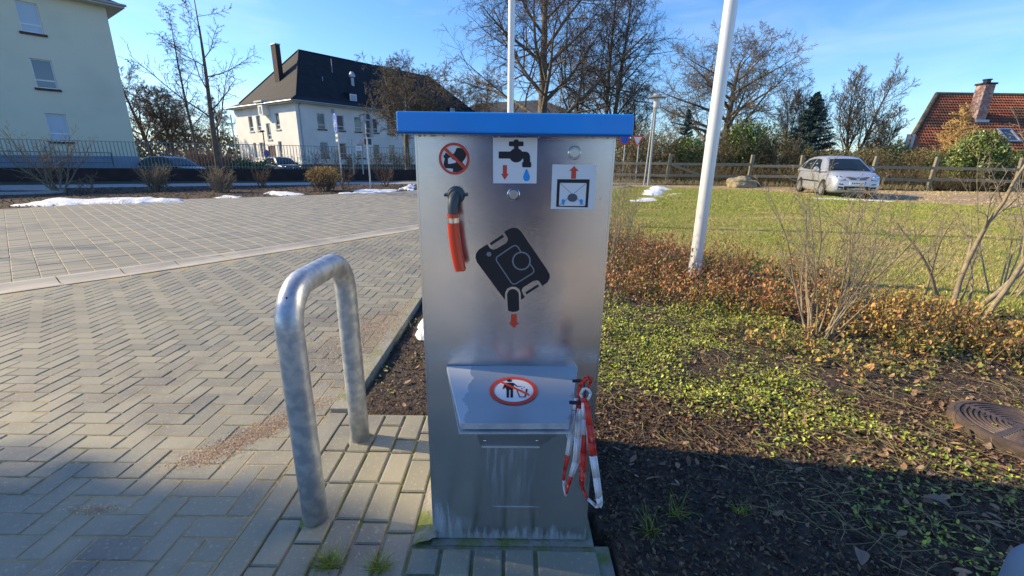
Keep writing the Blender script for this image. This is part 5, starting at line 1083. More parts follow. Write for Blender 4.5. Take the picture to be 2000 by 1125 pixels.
# ================================================================== CARS
def prof(stn, x):
    for a, b in zip(stn[:-1], stn[1:]):
        if x <= b[0]:
            t = (x - a[0]) / (b[0] - a[0]); return [a[i] + (b[i] - a[i]) * t for i in range(1, len(a))]
    return list(stn[-1][1:])
def make_car(lab, loc, rz, paint, s=1.0, plate_txt=False, group=None):
    t_ = thing('parked_car', lab, 'car', loc, rz, group, local=True)
    S_ = Matrix.Scale(s, 4)
    low = [(-2.10, .36, .98, .66), (-2.03, .26, 1.04, .78), (-1.7, .20, 1.06, .85), (-.9, .19, 1.03, .88), (0, .19, 1.0, .885), (.8, .19, .97, .88), (1.05, .19, .99, .875), (1.45, .19, .965, .86), (1.75, .19, .90, .83), (1.95, .20, .81, .78), (2.05, .24, .74, .72), (2.10, .34, .66, .65)]
    def section(x):
        zb, zt_, w = prof(low, x); h = zt_ - zb
        return [(x, w * .90, zb), (x, w * .985, zb + h * .12), (x, w, zb + h * .40), (x, w * .985, zb + h * .66), (x, w * .955, zb + h * .86), (x, w * .88, zb + h * .97), (x, w * .55, zt_ + .02), (x, 0, zt_ + .035)]
    xs = [-2.10, -2.07, -2.03, -1.9, -1.7, -1.4, -1.1, -.9, -.5, 0, .4, .8, 1.05, 1.25, 1.45, 1.6, 1.75, 1.86, 1.95, 2.0, 2.05, 2.08, 2.10]; vs, fs = [], []
    for x in xs:
        q = section(x); vs += q + [(a, -b, c) for a, b, c in q[::-1][1:]]
    n = 15
    for i in range(len(xs) - 1):
        for k in range(n - 1): fs.append((i * n + k, i * n + k + 1, (i + 1) * n + k + 1, (i + 1) * n + k))
        fs.append(((i) * n + n - 1, i * n, (i + 1) * n, (i + 1) * n + n - 1))
    fs += [tuple(range(n))[::-1], tuple((len(xs) - 1) * n + k for k in range(n))]
    mb = MB(S_); mb.add(vs, fs); body = mb.build('body', paint, t_, smooth=50)
    bvh = BVHTree.FromPolygons([Vector(v) for v in vs], fs)
    top = [(-2.02, 1.0), (-1.9, 1.18), (-1.72, 1.38), (-1.5, 1.49), (-1.1, 1.555), (-.5, 1.58), (0, 1.565), (.3, 1.52), (.48, 1.45), (.85, 1.22), (1.22, .97)]
    wz = lambda z: .84 - .24 * max(0, (z - .98)) / .6
    vs2, fs2 = [], []
    for x, z in top:
        w = wz(z); zz = .98
        q = [(x, .845, .96), (x, wz((z + zz) / 2), (z + zz) / 2), (x, wz(z) , z - .05 if z > 1.05 else z), (x, w * .93, z - .006), (x, w * .5, z + .015), (x, 0, z + .02)]
        vs2 += q + [(a, -b, c) for a, b, c in q[::-1][1:]]
    n = 11
    for i in range(len(top) - 1):
        for k in range(n - 1): fs2.append((i * n + k, i * n + k + 1, (i + 1) * n + k + 1, (i + 1) * n + k))
    mb = MB(S_); mb.add(vs2, fs2); mb.build('cabin', paint, t_, smooth=50)
    bvh2 = BVHTree.FromPolygons([Vector(v) for v in vs2], fs2)
    def patch(poly, axis, tree, off, name, mt, par=None, sgn=1, both=False):
        """project an outline onto the bodywork: axis 'x' -> poly in (y,z) seen from the front; 'y' -> (x,z) from the side; 'z' from above"""
        mb = MB(S_)
        P = []
        for a, b in zip(poly, poly[1:] + poly[:1]):
            for k in range(3): P.append((a[0] + (b[0] - a[0]) * k / 3, a[1] + (b[1] - a[1]) * k / 3))
        o = []
        for p in P:
            if axis == 'x': org, d = Vector((4 * sgn, p[0], p[1])), Vector((-sgn, 0, 0))
            elif axis == 'y': org, d = Vector((p[0], 3 * sgn, p[1])), Vector((0, -sgn, 0))
            else: org, d = Vector((p[0], p[1], 4)), Vector((0, 0, -1))
            h = tree.ray_cast(org, d)
            if h[0] is None: continue
            o.append(h[0] - d * off)
        if len(o) > 2: mb.quad(*o)
        return mb.build(name, mt, par or t_)
    # glass
    ws = [(.52, .70), (.52, -.70), (1.17, -.80), (1.17, .80)]
    gx, gy = 7, 13; Q = []
    for i in range(gx):
        for j in range(gy):
            x = .49 + .69 * i / (gx - 1); hw_ = .525 + .21 * i / (gx - 1); y = -hw_ + 2 * hw_ * j / (gy - 1)
            Q.append(bvh2.ray_cast(Vector((x, y, 4)), Vector((0, 0, -1)))[0] + Vector((.007, 0, .011)))
    mb = MB(S_); mb.add(Q, [(i * gy + j, i * gy + j + 1, (i + 1) * gy + j + 1, (i + 1) * gy + j) for i in range(gx - 1) for j in range(gy - 1)]); wsc = mb.build('windscreen', m_carglass, t_, smooth=True); P = [None] * 7 + [Q[(gx - 1) * gy + 8]]
    for k in (-1, 1): mb = MB(S_); mb.tube([P[7] + Vector((.0, -.3 if k > 0 else .1, .02)), P[7] + Vector((-.10, -.9 if k > 0 else -.35, .07))], .008, 5); mb.build('wiper', m_blackp, wsc)
    mb = MB(S_)
    P = [bvh2.ray_cast(Vector((-4, y, z)), Vector((1, 0, 0)))[0] for y, z in ((.6, 1.08), (.5, 1.40), (-.5, 1.40), (-.6, 1.08))]; mb.quad(*[p - Vector((.008, 0, 0)) for p in P]); mb.build('rear_window', m_carglass, t_)
    for sg_ in (1, -1):
        for nm, poly in (('side_window', [(.62, 1.02), (.12, 1.44), (-.42, 1.48), (-.42, 1.03)]), ('side_window', [(-.50, 1.03), (-.50, 1.48), (-1.05, 1.45), (-1.35, 1.38), (-1.42, 1.06)]), ('quarter_window', [(-1.48, 1.08), (-1.43, 1.34), (-1.66, 1.22), (-1.70, 1.10)])): patch(poly, 'y', bvh2, .008, nm, m_carglass, sgn=sg_)
        patch([(.85, .55), (-1.05, .56), (-1.05, .61), (.85, .60)], 'y', bvh, .012, 'side_moulding', m_blackp, sgn=sg_)
        for xx in (-.46, .72): patch([(xx, .28), (xx, .95), (xx + .014, .95), (xx + .014, .28)], 'y', bvh, .003, 'door_gap', m_blackp, sgn=sg_)
        for xx in (-.40, -1.30): patch([(xx, .86), (xx + .20, .86), (xx + .20, .89), (xx, .89)], 'y', bvh, .022, 'door_handle', paint, sgn=sg_)
        mb = MB(S_); mb.lathe((.62, .98 * sg_, 1.06), (1, 0, 0), [(.02, -.10), (.085, -.07), (.10, 0), (.085, .06), (.02, .09)], 12); mb.box((.57, min(.84 * sg_, .92 * sg_), 1.0), (.63, max(.84 * sg_, .92 * sg_), 1.05)); mb.build('mirror', paint, t_, smooth=50)
        patch([(.41 * sg_, .67), (.43 * sg_, .77), (.60 * sg_, .90), (.76 * sg_, .93), (.815 * sg_, .78), (.70 * sg_, .66)], 'x', bvh, .008, 'headlight', m_lens)
        mb = MB(S_); h = bvh.ray_cast(Vector((4, .57 * sg_, .765)), Vector((-1, 0, 0)))[0]; mb.lathe(h + Vector((.004, 0, 0)), (1, 0, .2), [(.06, 0), (.05, .016), (.02, .02)], 14); mb.build('lamp', m_chrome, t_, smooth=True)
        h = bvh.ray_cast(Vector((4, .69 * sg_, .80)), Vector((-1, 0, 0)))[0]; mb = MB(S_); mb.lathe(h + Vector((.004, 0, 0)), (1, sg_ * .3, .2), [(.05, 0), (.04, .014), (.02, .018)], 14); mb.build('lamp', m_chrome, t_, smooth=True)
        patch([(.46 * sg_, .50), (.46 * sg_, .535), (.80 * sg_, .56), (.80 * sg_, .52)], 'x', bvh, .012, 'bumper_strip', m_blackp)
        patch([(.44 * sg_, .30), (.44 * sg_, .42), (.62 * sg_, .44), (.62 * sg_, .32)], 'x', bvh, .006, 'fog_light_grille', m_blackp)
        for xw in (1.28, -1.30):
            y_ = .80 * sg_; arch = [(xw + .37 * math.cos(a), .31 + .37 * math.sin(a)) for a in np.linspace(-.25, math.pi + .25, 12)]; patch(arch, 'y', bvh, .004, 'wheel_arch', m_blackp, sgn=sg_)
            ax = Vector((0, sg_, 0)); mb = MB(S_); mb.lathe((xw, .70 * sg_, .31), ax, [(.10, .0), (.29, .0), (.312, .03), (.312, .16), (.295, .195), (.21, .20), (.20, .17)], 28); w = mb.build('wheel', m_tyre, t_, smooth=40)
            mb = MB(S_); mb.lathe((xw, .70 * sg_, .31), ax, [(.20, .16), (.205, .196), (.19, .20), (.18, .17), (.06, .175), (.05, .195), (.01, .197)], 24); 
            mb.build('rim', m_rim, w, smooth=30)
            for q in range(7):
                a = q * 2 * math.pi / 7; m4 = S_ @ Matrix.Translation((xw, .70 * sg_ + sg_ * .178, .31)) @ Matrix.Rotation(a, 4, 'Y'); mb = MB(m4); mb.box((.035, -.012, -.028), (.19, .012, .028)); mb.build('spoke', m_rim, w)
    for i, z in enumerate((.77, .73, .69)): 
        w_ = .40 - i * .06; patch([(-w_, z), (w_, z), (w_ - .03, z + .026), (-w_ + .03, z + .026)], 'x', bvh, .006, 'grille_slot', m_blackp)
    h = bvh.ray_cast(Vector((4, 0, .735)), Vector((-1, 0, 0)))[0]; mb = MB(S_); mb.lathe(h + Vector((.0, 0, 0)), (1, 0, .3), [(.062, 0), (.062, .018), (.055, .02)], 18); mb.build('emblem_disc', m_chrome, t_, smooth=30)
    patch([(-.42, .30), (-.42, .45), (.42, .45), (.42, .30)], 'x', bvh, .008, 'lower_grille', m_blackp)
    mb = MB(S_); mb.box((2.08, -.26, .51), (2.115, .26, .62)); mb.mi = 1; mb.box((2.1152, .22, .51), (2.118, .26, .62)); mb.mi = 2
    for k in range(7): mb.box((2.1155, .16 - k * .058, .535), (2.118, .19 - k * .058, .595))
    mb.build('number_plate', [m_plate, m_signblue, m_black], t_)
    return t_
hd = math.atan2(-.965, -.262)
car = make_car('silver compact family hatchback parked facing the camera by the wooden fence', (13.9, 19.45, -.02), hd, m_carpaint, 1.02)
c1 = D(340, 320, 27.5); make_car('dark blue saloon behind the retaining wall, right of the cream building', (D(338, 318, 29).x, 29, -.41), R(-15), m_carblue, 1.0, group='dark cars behind the wall')
c2 = D(550, 318, 40); make_car('dark car in front of the maroon door of the white house', (c2.x, 40, -.41), R(-40), m_carblue, 1.05, group='dark cars behind the wall')

# ================================================================== off-frame: person at the camera, and a van added for its reflection
# unseen dark van, added to darken the middle of the steel's reflection
dv = thing('added_van', 'dark blue high-roofed van added unseen behind the camera to darken the steel reflection', 'van', (.05, -6, 0))
mb = MB(); mb.prism([(-.95, -4.6, .35), (-.95, -9.8, .35), (-.95, -9.8, 3.3), (-.95, -5.6, 3.3), (-.95, -4.9, 2.0), (-.95, -4.6, 1.2)], (2.0, 0, 0)); mb.build('body', mat('van_navy', (.008, .02, .08), .35, coat=.3), dv, bevel=.06)
mb = MB(); mb.quad((-.85, -4.88, 1.98), (.95, -4.88, 1.98), (.95, -5.5, 3.0), (-.85, -5.5, 3.0)); mb.build('windscreen', m_carglass, dv)
for xx in (-.9, .75):
    for yy in (-5.5, -8.9): mb = MB(); mb.lathe((xx, yy, .34), (1, 0, 0), [(.18, 0), (.34, 0), (.34, .22), (.18, .23)], 20); mb.build('wheel', m_tyre, dv)
    mb = MB(); mb.lathe((xx + .07, -4.585, .85), (0, 1, 0), [(.13, 0), (.12, .03), (.03, .04)], 14); mb.build('headlight', m_lens, dv)

def person():
    t_ = thing('person', 'person in a navy jacket and jeans holding up a phone, standing at the camera position', 'person', (0, -.35, 0))
    J = {'pel': (.02, -.40, .95), 'sp': (.02, -.40, 1.15), 'ch': (.02, -.38, 1.33), 'nk': (.02, -.37, 1.45), 'hd': (.02, -.35, 1.58), 'ht': (.02, -.35, 1.70)}
    V = [J['pel'], J['sp'], J['ch'], J['nk'], J['hd'], J['ht']]; E_ = [(0, 1), (1, 2), (2, 3), (3, 4), (4, 5)]; Rr = [.24, .25, .27, .08, .11, .085]
    for s in (-1, 1):
        k = len(V); V += [(.02 + s * .21, -.38, 1.36), (.02 + s * .29, -.30, 1.12), (.02 + s * .10, -.14, 1.17)]; Rr += [.10, .075, .05]; E_ += [(2, k), (k, k + 1), (k + 1, k + 2)]
        for f in range(4):
            q = len(V); zf = 1.20 + f * .012; V += [(.02 + s * .085, -.10, zf), (.02 + s * .06, -.085 , zf + .01), (.02 + s * .045, -.10, zf + .02)]; Rr += [.010, .009, .008]; E_ += [(k + 2, q), (q, q + 1), (q + 1, q + 2)]
        q = len(V); V += [(.02 + s * .10, -.11, 1.155), (.02 + s * .07, -.095, 1.15)]; Rr += [.011, .009]; E_ += [(k + 2, q), (q, q + 1)]
        k = len(V); V += [(.02 + s * .10, -.40, .88), (.02 + s * .11, -.37, .50), (.02 + s * .12, -.40, .09), (.02 + s * .13, -.27, .035)]; Rr += [.095, .065, .048, .04]; E_ += [(0, k), (k, k + 1), (k + 1, k + 2), (k + 2, k + 3)]
    me = bpy.data.meshes.new('figure'); me.from_pydata(V, E_, []); o = link('figure', me, [m_jacket, m_jeans, m_skin], t_); me.transform(Matrix.Diagonal((1.2, 1, 1, 1)))
    o.modifiers.new('skin', 'SKIN'); 
    for v, r in zip(me.skin_vertices[0].data, Rr): v.radius = (r, r)
    me.skin_vertices[0].data[0].use_root = True
    s_ = o.modifiers.new('sub', 'SUBSURF'); s_.levels = s_.render_levels = 2
    dg = bpy.context.evaluated_depsgraph_get(); m2 = bpy.data.meshes.new_from_object(o.evaluated_get(dg)); o.modifiers.clear(); o.data = m2
    for p in m2.polygons:
        z, y = p.center.z, p.center.y; p.material_index = 1 if z < .97 else (2 if (z > 1.47 or y > -.17) else 0); p.use_smooth = True
    mb = MB(); mb.lathe((.02, -.385, 1.60), (0, -.25, 1), [(.075, -.04), (.105, 0), (.108, .06), (.08, .12), (.03, .145)], 16); mb.build('hair', mat('hair_brown', (.05, .03, .02), .8), t_, smooth=True)
    mb = MB()
    for s in (-1, 1): mb.lathe((.02 + s * .032, -.268, 1.59), (0, 1, 0), [(.011, 0), (.008, .006)], 8)
    mb.build('eyes', m_blackp, t_); mb = MB(); mb.lathe((.02, -.262, 1.565), (0, 1, -.2), [(.014, 0), (.008, .022)], 8); mb.build('nose', m_skin, t_)
    mb = MB(); mb.box((-.005, -.268, 1.525), (.045, -.255, 1.532)); mb.build('mouth', m_red, t_)
person()

# ================================================================== TREES AND SHRUBS
def grow(p, d, L, r, lvl, cfg, out, rng):
    c = cfg[lvl]; n = c['n']; st_ = L / n; pts = [(p, d, r)]; r1 = r * c.get('taper', .25)
    for i in range(n):
        w = c['wob']; d = Vector((d.x + rng.gauss(0, w), d.y + rng.gauss(0, w), d.z + rng.gauss(0, w) + c['up'])).normalized()
        q = p + d * st_; ra, rb = r + (r1 - r) * i / n, r + (r1 - r) * (i + 1) / n
        out[0 if (ra > cfg[0].get('split', .05)) else 1].append((p.x, p.y, p.z, q.x, q.y, q.z, ra, rb)); p = q; pts.append((p, d, rb))
    if lvl + 1 >= len(cfg): return
    k = c['kids']; k = int(k * rng.uniform(.8, 1.2) + .5); s0 = c.get('start', .2); az = rng.uniform(0, 6.28); e = cfg[lvl + 1]
    for j in range(k):
        t = s0 + (1 - s0) * (j + rng.random() * .8) / k; f = t * n; i = min(int(f), n - 1); f -= i
        a, b = pts[i], pts[i + 1]; o = a[0].lerp(b[0], f); dd = b[1]; az += 2.4 + rng.gauss(0, .4)
        x = dd.orthogonal().normalized(); y = dd.cross(x); ang = max(.15, rng.gauss(e['ang'], .12)); 
        nd = dd * math.cos(ang) + (x * math.cos(az) + y * math.sin(az)) * math.sin(ang)
        sh = c.get('shape', lambda t: 1 - .55 * t)(t); rr = (a[2] + (b[2] - a[2]) * f)
        grow(o, nd, L * e['lr'] * sh * rng.uniform(.75, 1.2), max(rr * e['rr'], cfg[0].get('rmin', .004)), lvl + 1, cfg, out, rng)
def plant(name, lab, cat, x, y, z, cfg, L, r, seed, m1, m2, stems=1, lean=0, grp=None, d0=None, k=3, crown='crown', trunk='trunk', sx=1., spread0=.0):
    rng = random.Random(seed); out = [[], []]
    for s in range(stems):
        a = rng.uniform(0, 6.28); o = Vector((x + spread0 * math.cos(a) * rng.random(), y + spread0 * math.sin(a) * rng.random(), z)); ln = lean * rng.uniform(.4, 1)
        d = Vector(d0) if d0 else Vector((math.cos(a) * ln, math.sin(a) * ln, 1)); grow(o, d.normalized(), L * rng.uniform(.8, 1.05) if stems > 1 else L, r * rng.uniform(.7, 1) if stems > 1 else r, 0, cfg, out, rng)
    t_ = thing(name, lab, cat, (x, y, z), group=grp)
    if out[0]: o_ = segs_mesh(trunk, out[0], m1, t_, 7); (stems > 1) and tag(o_, kind='stuff')
    if out[1]: tag(segs_mesh(crown, out[1], m2, t_, k), kind='stuff')
    return t_, out
def C_(n, wob, up, kids=0, ang=.7, lr=.5, rr=.5, **k): return dict(n=n, wob=wob, up=up, kids=kids, ang=ang, lr=lr, rr=rr, **k)
dome = lambda t: math.sqrt(max(.08, 1 - (t - .25) ** 2 * 1.7))
lime = [C_(10, .03, .02, 24, start=.14, split=.06, rmin=.015, taper=.15, shape=lambda t: 1.15 - .6 * t), C_(8, .08, .035, 13, .80, .54, .50, start=.2, shape=lambda t: 1.1 - .4 * t), C_(5, .12, .0, 9, .9, .58, .5, start=.1), C_(4, .16, -.02, 8, .85, .55, .55, start=.1), C_(4, .2, -.04, 0, .65, .55, .6)]
plant('bare_lime_tree', 'largest bare tree, its pale trunk rising right above the middle of the blue roof', 'tree', 2.95, 47, 0, lime, 22, .62, 101, m_bark, m_bark_dk)
limes = [C_(10, .03, .02, 22, start=.2, split=.06, rmin=.014, taper=.15, shape=lambda t: 1.0 - .5 * t), C_(8, .08, .05, 9, .75, .34, .50, start=.2), C_(6, .12, .0, 8, .8, .55, .5, start=.12), C_(5, .18, -.04, 6, .7, .55, .55, start=.1), C_(4, .2, -.06, 0, .6, .6, .6)]
plant('bare_lime_tree', 'tall narrow bare tree above the right end of the blue roof', 'tree', 10.9, 52, 0, limes, 20, .42, 102, m_bark, m_bark_dk, stems=2, lean=.12)
oak = [C_(7, .04, .02, 20, start=.18, split=.05, rmin=.013, taper=.3, shape=lambda t: 1.05 - .25 * t), C_(7, .09, .02, 10, 1.0, .62, .55, start=.2), C_(5, .13, .02, 8, .85, .62, .5, start=.15), C_(4, .16, .01, 7, .85, .6, .55, start=.1), C_(4, .18, .01, 0, .8, .65, .6)]
plant('round_crowned_tree', 'broad round bare tree behind the fence, partly hidden by the right flagpole', 'tree', 16.9, 37, 0, oak, 8.6, .36, 103, m_bark, m_bark)
poll = [C_(5, .04, .02, 15, start=.4, split=.06, rmin=.019, taper=.4, shape=lambda t: 1.0), C_(7, .16, .02, 11, .95, .62, .55, start=.2, shape=lambda t: 1.1 - .3 * t), C_(6, .24, .01, 9, .9, .55, .55, start=.15), C_(5, .3, 0, 8, .9, .5, .6, start=.1), C_(4, .3, 0, 0, .8, .6, .7)]
plant('pollarded_tree', 'squat bare tree with a dense round tangle of branches in front of the white house', 'tree', D(795, 290, 38).x, 38, .3, poll, 6.0, .26, 104, m_bark, m_bark)
young = [C_(12, .012, .01, 13, start=.3, split=.035, rmin=.009, taper=.1, shape=lambda t: 1.2 - .85 * t), C_(8, .08, .03, 9, 1.05, .46, .42, start=.2), C_(5, .14, .02, 6, .7, .40, .5, start=.12), C_(4, .2, .02, 0, .7, .45, .6)]
plant('young_tree', 'slender young bare tree between the two pale buildings, with long thin side branches', 'tree', D(432, 366, 17.8).x, 17.8, 0, young, 6.9, .125, 115, m_bark_dk, m_bark_dk, d0=(.055, .0, 1))
birch = [C_(12, .02, .02, 26, start=.25, split=.04, rmin=.013, taper=.1, shape=lambda t: 1.0 - .75 * t), C_(7, .07, .05, 8, .55, .26, .4, start=.2), C_(5, .14, -.16, 7, .8, .5, .5, start=.1), C_(5, .14, -.3, 0, .7, .7, .6)]
plant('birch_tree', 'thin drooping birch directly behind the slender young tree', 'tree', -29.3, 42, 0, birch, 13.2, .16, 106, m_bark, m_bark_dk)
wild = [C_(8, .06, .02, 16, start=.15, split=.05, rmin=.017, taper=.2), C_(7, .12, .03, 9, .8, .58, .5, start=.2), C_(5, .16, .01, 8, .85, .6, .5, start=.1), C_(4, .2, .01, 6, .8, .6, .6, start=.1), C_(3, .2, .0, 0, .8, .7, .7)]
def wt(lab, px, py_top, d, seed, w=1., cfg=wild, m=None, L=None, r=.2, nm='bare_tree', z=0, cat='tree', stems=1, lean=0, grp='bare trees in the background'):
    p = D(px, py_top, d); return plant(nm, lab, cat, p.x, d, z, cfg, (p.z - z) * .88, r, seed, m or m_bark_dk, m or m_bark_dk, stems=stems, lean=lean, grp=grp)
wt('bare tree touching the right edge of the cream building', 262, 135, 50, 201, r=.25)
tv_, ou = wt('dark ivy-clad tree between the cream building and the birch', 318, 172, 46, 202, r=.25, nm='ivy_clad_tree')
def leafblob(name, c, rad, n, size, mt, par, shell=.55, seed=0, zmin=None, clump=3.0):
    rg = np.random.default_rng(seed); v = rg.normal(size=(n * 3, 3)); v /= np.linalg.norm(v, axis=1, keepdims=True); rr = rg.uniform(shell ** 3, 1, n * 3) ** (1 / 3)
    lump = vnoise(np.arctan2(v[:, 1], v[:, 0]) * clump + 9, v[:, 2] * clump + 9, 1, seed + 3); rr *= .72 + .42 * lump
    keep = rg.random(n * 3) < (.25 + .9 * vnoise(v[:, 0] * 4 + 9 + rr, v[:, 2] * 4 + 9 + v[:, 1] * 2, 1.6, seed + 5)); P = (np.array(c) + v * rr[:, None] * np.array(rad))[keep][:n]
    if zmin is not None: P = P[P[:, 2] > zmin]
    return flakes(name, P, nr.uniform(.6, 1.2, len(P)) * size, mt, par, tilt=1, aspect=.7)
leafblob('ivy_leaves', (tv_.location.x, 46, 4.6), (1.3, 1.3, 3.2), 800, .12, m_ivy, tv_, seed=5)
wt('bare tree with spreading crown between the ivy-clad tree and the young tree', 355, 190, 55, 203, r=.2)
wt('bare tree just left of the white house gable', 415, 200, 60, 204, r=.2)
wt('hazy bare tree behind the ridge of the white house', 795, 116, 80, 205, r=.3)
wt('bare tree left of the nearer flagpole, above the left half of the blue roof', 925, 128, 66, 206, r=.3)
wt('small bare tree between white house and grey-roofed building', 880, 160, 70, 207, r=.3)
wt('bare tree filling the gap between the two tall trees', 1135, 70, 62, 208, r=.3)
wt('bare tree just left of the street lamp', 1245, 160, 60, 209, r=.25)
pair = [C_(9, .04, .03, 16, start=.22, split=.04, rmin=.012, taper=.15, shape=lambda t: 1 - .6 * t), C_(7, .06, .06, 8, .55, .5, .5, start=.15), C_(6, .10, .04, 6, .6, .55, .5, start=.1), C_(5, .12, .04, 4, .6, .6, .6), C_(3, .15, .03, 0, .7, .6, .7)]
wt('bare multi-stemmed tree with pale trunk between blue spruce and tiled house', 1705, 100, 36, 210, cfg=pair, r=.17, stems=3, lean=.28, m=m_bark)
wt('thin bare tree behind the blue spruce', 1610, 150, 44, 211, cfg=pair, r=.16, stems=2, lean=.2, m=m_bark)
wt('thin bare tree left of the blue spruce top', 1560, 165, 40, 212, cfg=pair, r=.14, stems=2, lean=.15, m=m_bark)
wt('slender leaning bare tree nearest the tiled house gable', 1752, 195, 34, 213, cfg=pair, r=.09, stems=2, lean=.3, m=m_bark)
# golden larch
gl = [C_(9, .02, .0, 46, start=.05, split=.03, rmin=.021, taper=.12, shape=lambda t: 1.15 - t), C_(7, .08, .03, 14, 1.3, .40, .4, start=.05), C_(5, .14, .02, 8, .8, .45, .5, start=.1), C_(3, .2, 0, 0, .7, .4, .6)]
plant('golden_larch', 'golden-twigged small conifer in front of the red tiled roof', 'tree', 28.9, 30, 0, gl, 5.1, .09, 120, m_gold, m_gold)
# evergreens
def conifer(lab, px, py_top, d, rad, seed, mt, n=60, z=0, droop=-.08, size=.13, nm='spruce'):
    p = D(px, py_top, d); h = p.z - z; rg = random.Random(seed); sg = []; L = []
    t_ = thing(nm, lab, 'tree', (p.x, d, z)); mb = MB(); mb.tube([(p.x, d, z), (p.x, d, z + h)], [.10, .012], 7); mb.build('trunk', m_bark_dk, t_)
    for i in range(n):
        t = (i + rg.random()) / n; zz = z + h * (.04 + .95 * t); R_ = rad * (1 - t) ** .85 * rg.uniform(.72, 1.15) + .08; a = i * 2.4 + rg.gauss(0, .3); k = 8; o = Vector((p.x, d, zz)); dz = rg.uniform(-.05, .2) + droop
        for j in range(k):
            s0, s1 = j / k, (j + 1) / k; f = lambda s: o + Vector((math.cos(a) * R_ * s, math.sin(a) * R_ * s, R_ * (dz * s + .25 * s * s * (.6 if droop > -.1 else .2))))
            A_, B_ = f(s0), f(s1); sg.append((*A_, *B_, .014 * (1 - s0) + .004, .014 * (1 - s1) + .004))
            for _ in range(int(8 + 22 * (1 - t) * s1 * 1.2)):
                sp_ = .30 * R_ * (1 - s0 * .75) + .03; L.append((A_.x + rg.gauss(0, sp_ * .5), A_.y + rg.gauss(0, sp_ * .5), A_.z + rg.gauss(0, .035)))
    tag(segs_mesh('branches', sg, m_bark_dk, t_), kind='stuff'); tag(flakes('needles', np.array(L), nr.uniform(.6, 1.2, len(L)) * size, mt, t_, tilt=.7, aspect=.28), kind='stuff'); return t_
conifer('blue-green spruce behind the silver car', 1598, 180, 33, 2.6, 31, m_spruce, n=150, size=.24)
conifer('small dark conifer left of the right flagpole', 1346, 213, 32.5, .95, 32, m_spruce, n=60, size=.2)
conifer('tiny dark conifer at the foot of the pale multi-stemmed tree', 1702, 245, 35, .9, 33, m_spruce, n=30)
# two unseen trees added on the left to put shade across the yard
tz_, ou = plant('ivy_clad_tree', 'tall ivy-clad tree added out of view far left to shade the front pavers', 'tree', -16, 2.65, 0, wild, 7.5, .3, 240, m_bark_dk, m_bark_dk)
for k, (yy, zz, ry, rz_, n_) in enumerate([(2.75, 8.2, 1.25, 2.6, 9000), (2.5, 10.4, 1.1, 1.8, 4500), (2.6, 5.5, 1.1, 1.6, 4500)]): leafblob('ivy_leaves', (-16, yy, zz), (1.5, ry, rz_), n_, .24, m_ivy, tz_, seed=90 + k, shell=.2)
plant('bare_tree', 'spreading bare tree added out of view far left to cast faint streaks over the yard', 'tree', -21.5, 8.0, 0, young, 8.2, .16, 241, m_bark_dk, m_bark_dk)
# hedge line behind the wooden fence: separate shrubs
hs_ = [C_(5, .12, .02, 7, start=.1, split=.04, rmin=.008, taper=.3), C_(5, .16, .03, 7, .6, .6, .6, start=.1), C_(4, .2, 0, 0, .6, .5, .6)]
def shrub(lab, px, py_top, d, seed, m_t, leaf=None, n=0, rad=1., size=.1, stems=14, nm='hedge_shrub', z=0, grp='shrubs behind the wooden fence', lean=.55, cfg=hs_, r=.025, cat='shrub', lb=None, spread0=.5):
    p = D(px, py_top, d); h = p.z - z; t_, o = plant(nm, lab, cat, p.x, d, z, cfg, h * .78, r, seed, m_t, m_t, stems=stems, lean=lean, grp=grp, spread0=spread0, crown='twigs', trunk='stems')
    if leaf: leafblob('leaves', (p.x, d, z + h * .48), (rad, rad * .8, h * .5), n, size, leaf, t_, seed=seed, shell=.3)
    return t_
m_scrub = mat('leaves_scrub', (.12, .11, .05), .8, rand=('isl', [(.16, .12, .05), (.10, .10, .03), (.22, .17, .08), (.07, .08, .03), (.13, .13, .04)]))
H_ = [(1215, 262, 30, m_twig_tan, m_scrub, 2600, 1.6, .11, 'scrubby shrub behind the give-way sign'),
      (1262, 232, 31, m_twig_tan, m_scrub, 3000, 1.7, .11, 'scrubby brown-green shrub behind the lamp post'),
      (1300, 250, 29.5, m_twig, m_scrub, 2600, 1.4, .10, 'tangled shrub just right of the lamp post'),
      (1345, 262, 30, m_bark_dk, m_ivy, 5200, 1.5, .14, 'dark evergreen holly left of the right flagpole'),
      (1395, 268, 30, m_twig_tan, m_scrub, 2400, 1.3, .10, 'brown shrub hidden behind the right flagpole'),
      (1425, 238, 31, m_twig_tan, m_scrub, 2400, 1.4, .10, 'olive shrub just right of the right flagpole'),
      (1462, 226, 30.5, m_bark_dk, m_ivy, 6500, 1.45, .15, 'bushy ivy-green evergreen behind the boulder'),
      (1500, 232, 31.5, m_bark_dk, m_ivy, 3400, 1.2, .14, 'narrow ivy-covered shrub behind the first fence post left of the car'),
      (1530, 250, 30, m_twig_tan, m_scrub, 2800, 1.4, .10, 'tan twiggy shrub left of the silver car'),
      (1572, 282, 29.5, m_twig_tan, m_scrub, 2800, 1.3, .10, 'low brown hedge shrub under the spruce'),
      (1625, 288, 29, m_twig, m_scrub, 2600, 1.4, .10, 'low hedge shrub above the roof of the silver car'),
      (1672, 282, 28.5, m_twig_tan, m_scrub, 2600, 1.4, .09, 'brown hedge shrub above the windscreen of the silver car'),
      (1715, 278, 28, m_twig_tan, m_scrub, 2600, 1.4, .09, 'brown hedge shrub right of the silver car'),
      (1762, 268, 33, m_twig_tan, m_ivy, 3000, 1.1, .12, 'green climber at the gable corner of the tiled house'),
      (1800, 282, 27.5, m_twig_tan, m_scrub, 2600, 1.3, .09, 'pale twiggy shrub below the golden larch'),
      (1850, 290, 27.2, m_twig, m_ivy, 3600, 1.3, .11, 'dark green low shrub between golden larch and ivy mound'),
      (1985, 292, 26, m_twig, m_ivy, 3600, 1.4, .11, 'dark green low shrub at the right picture edge')]
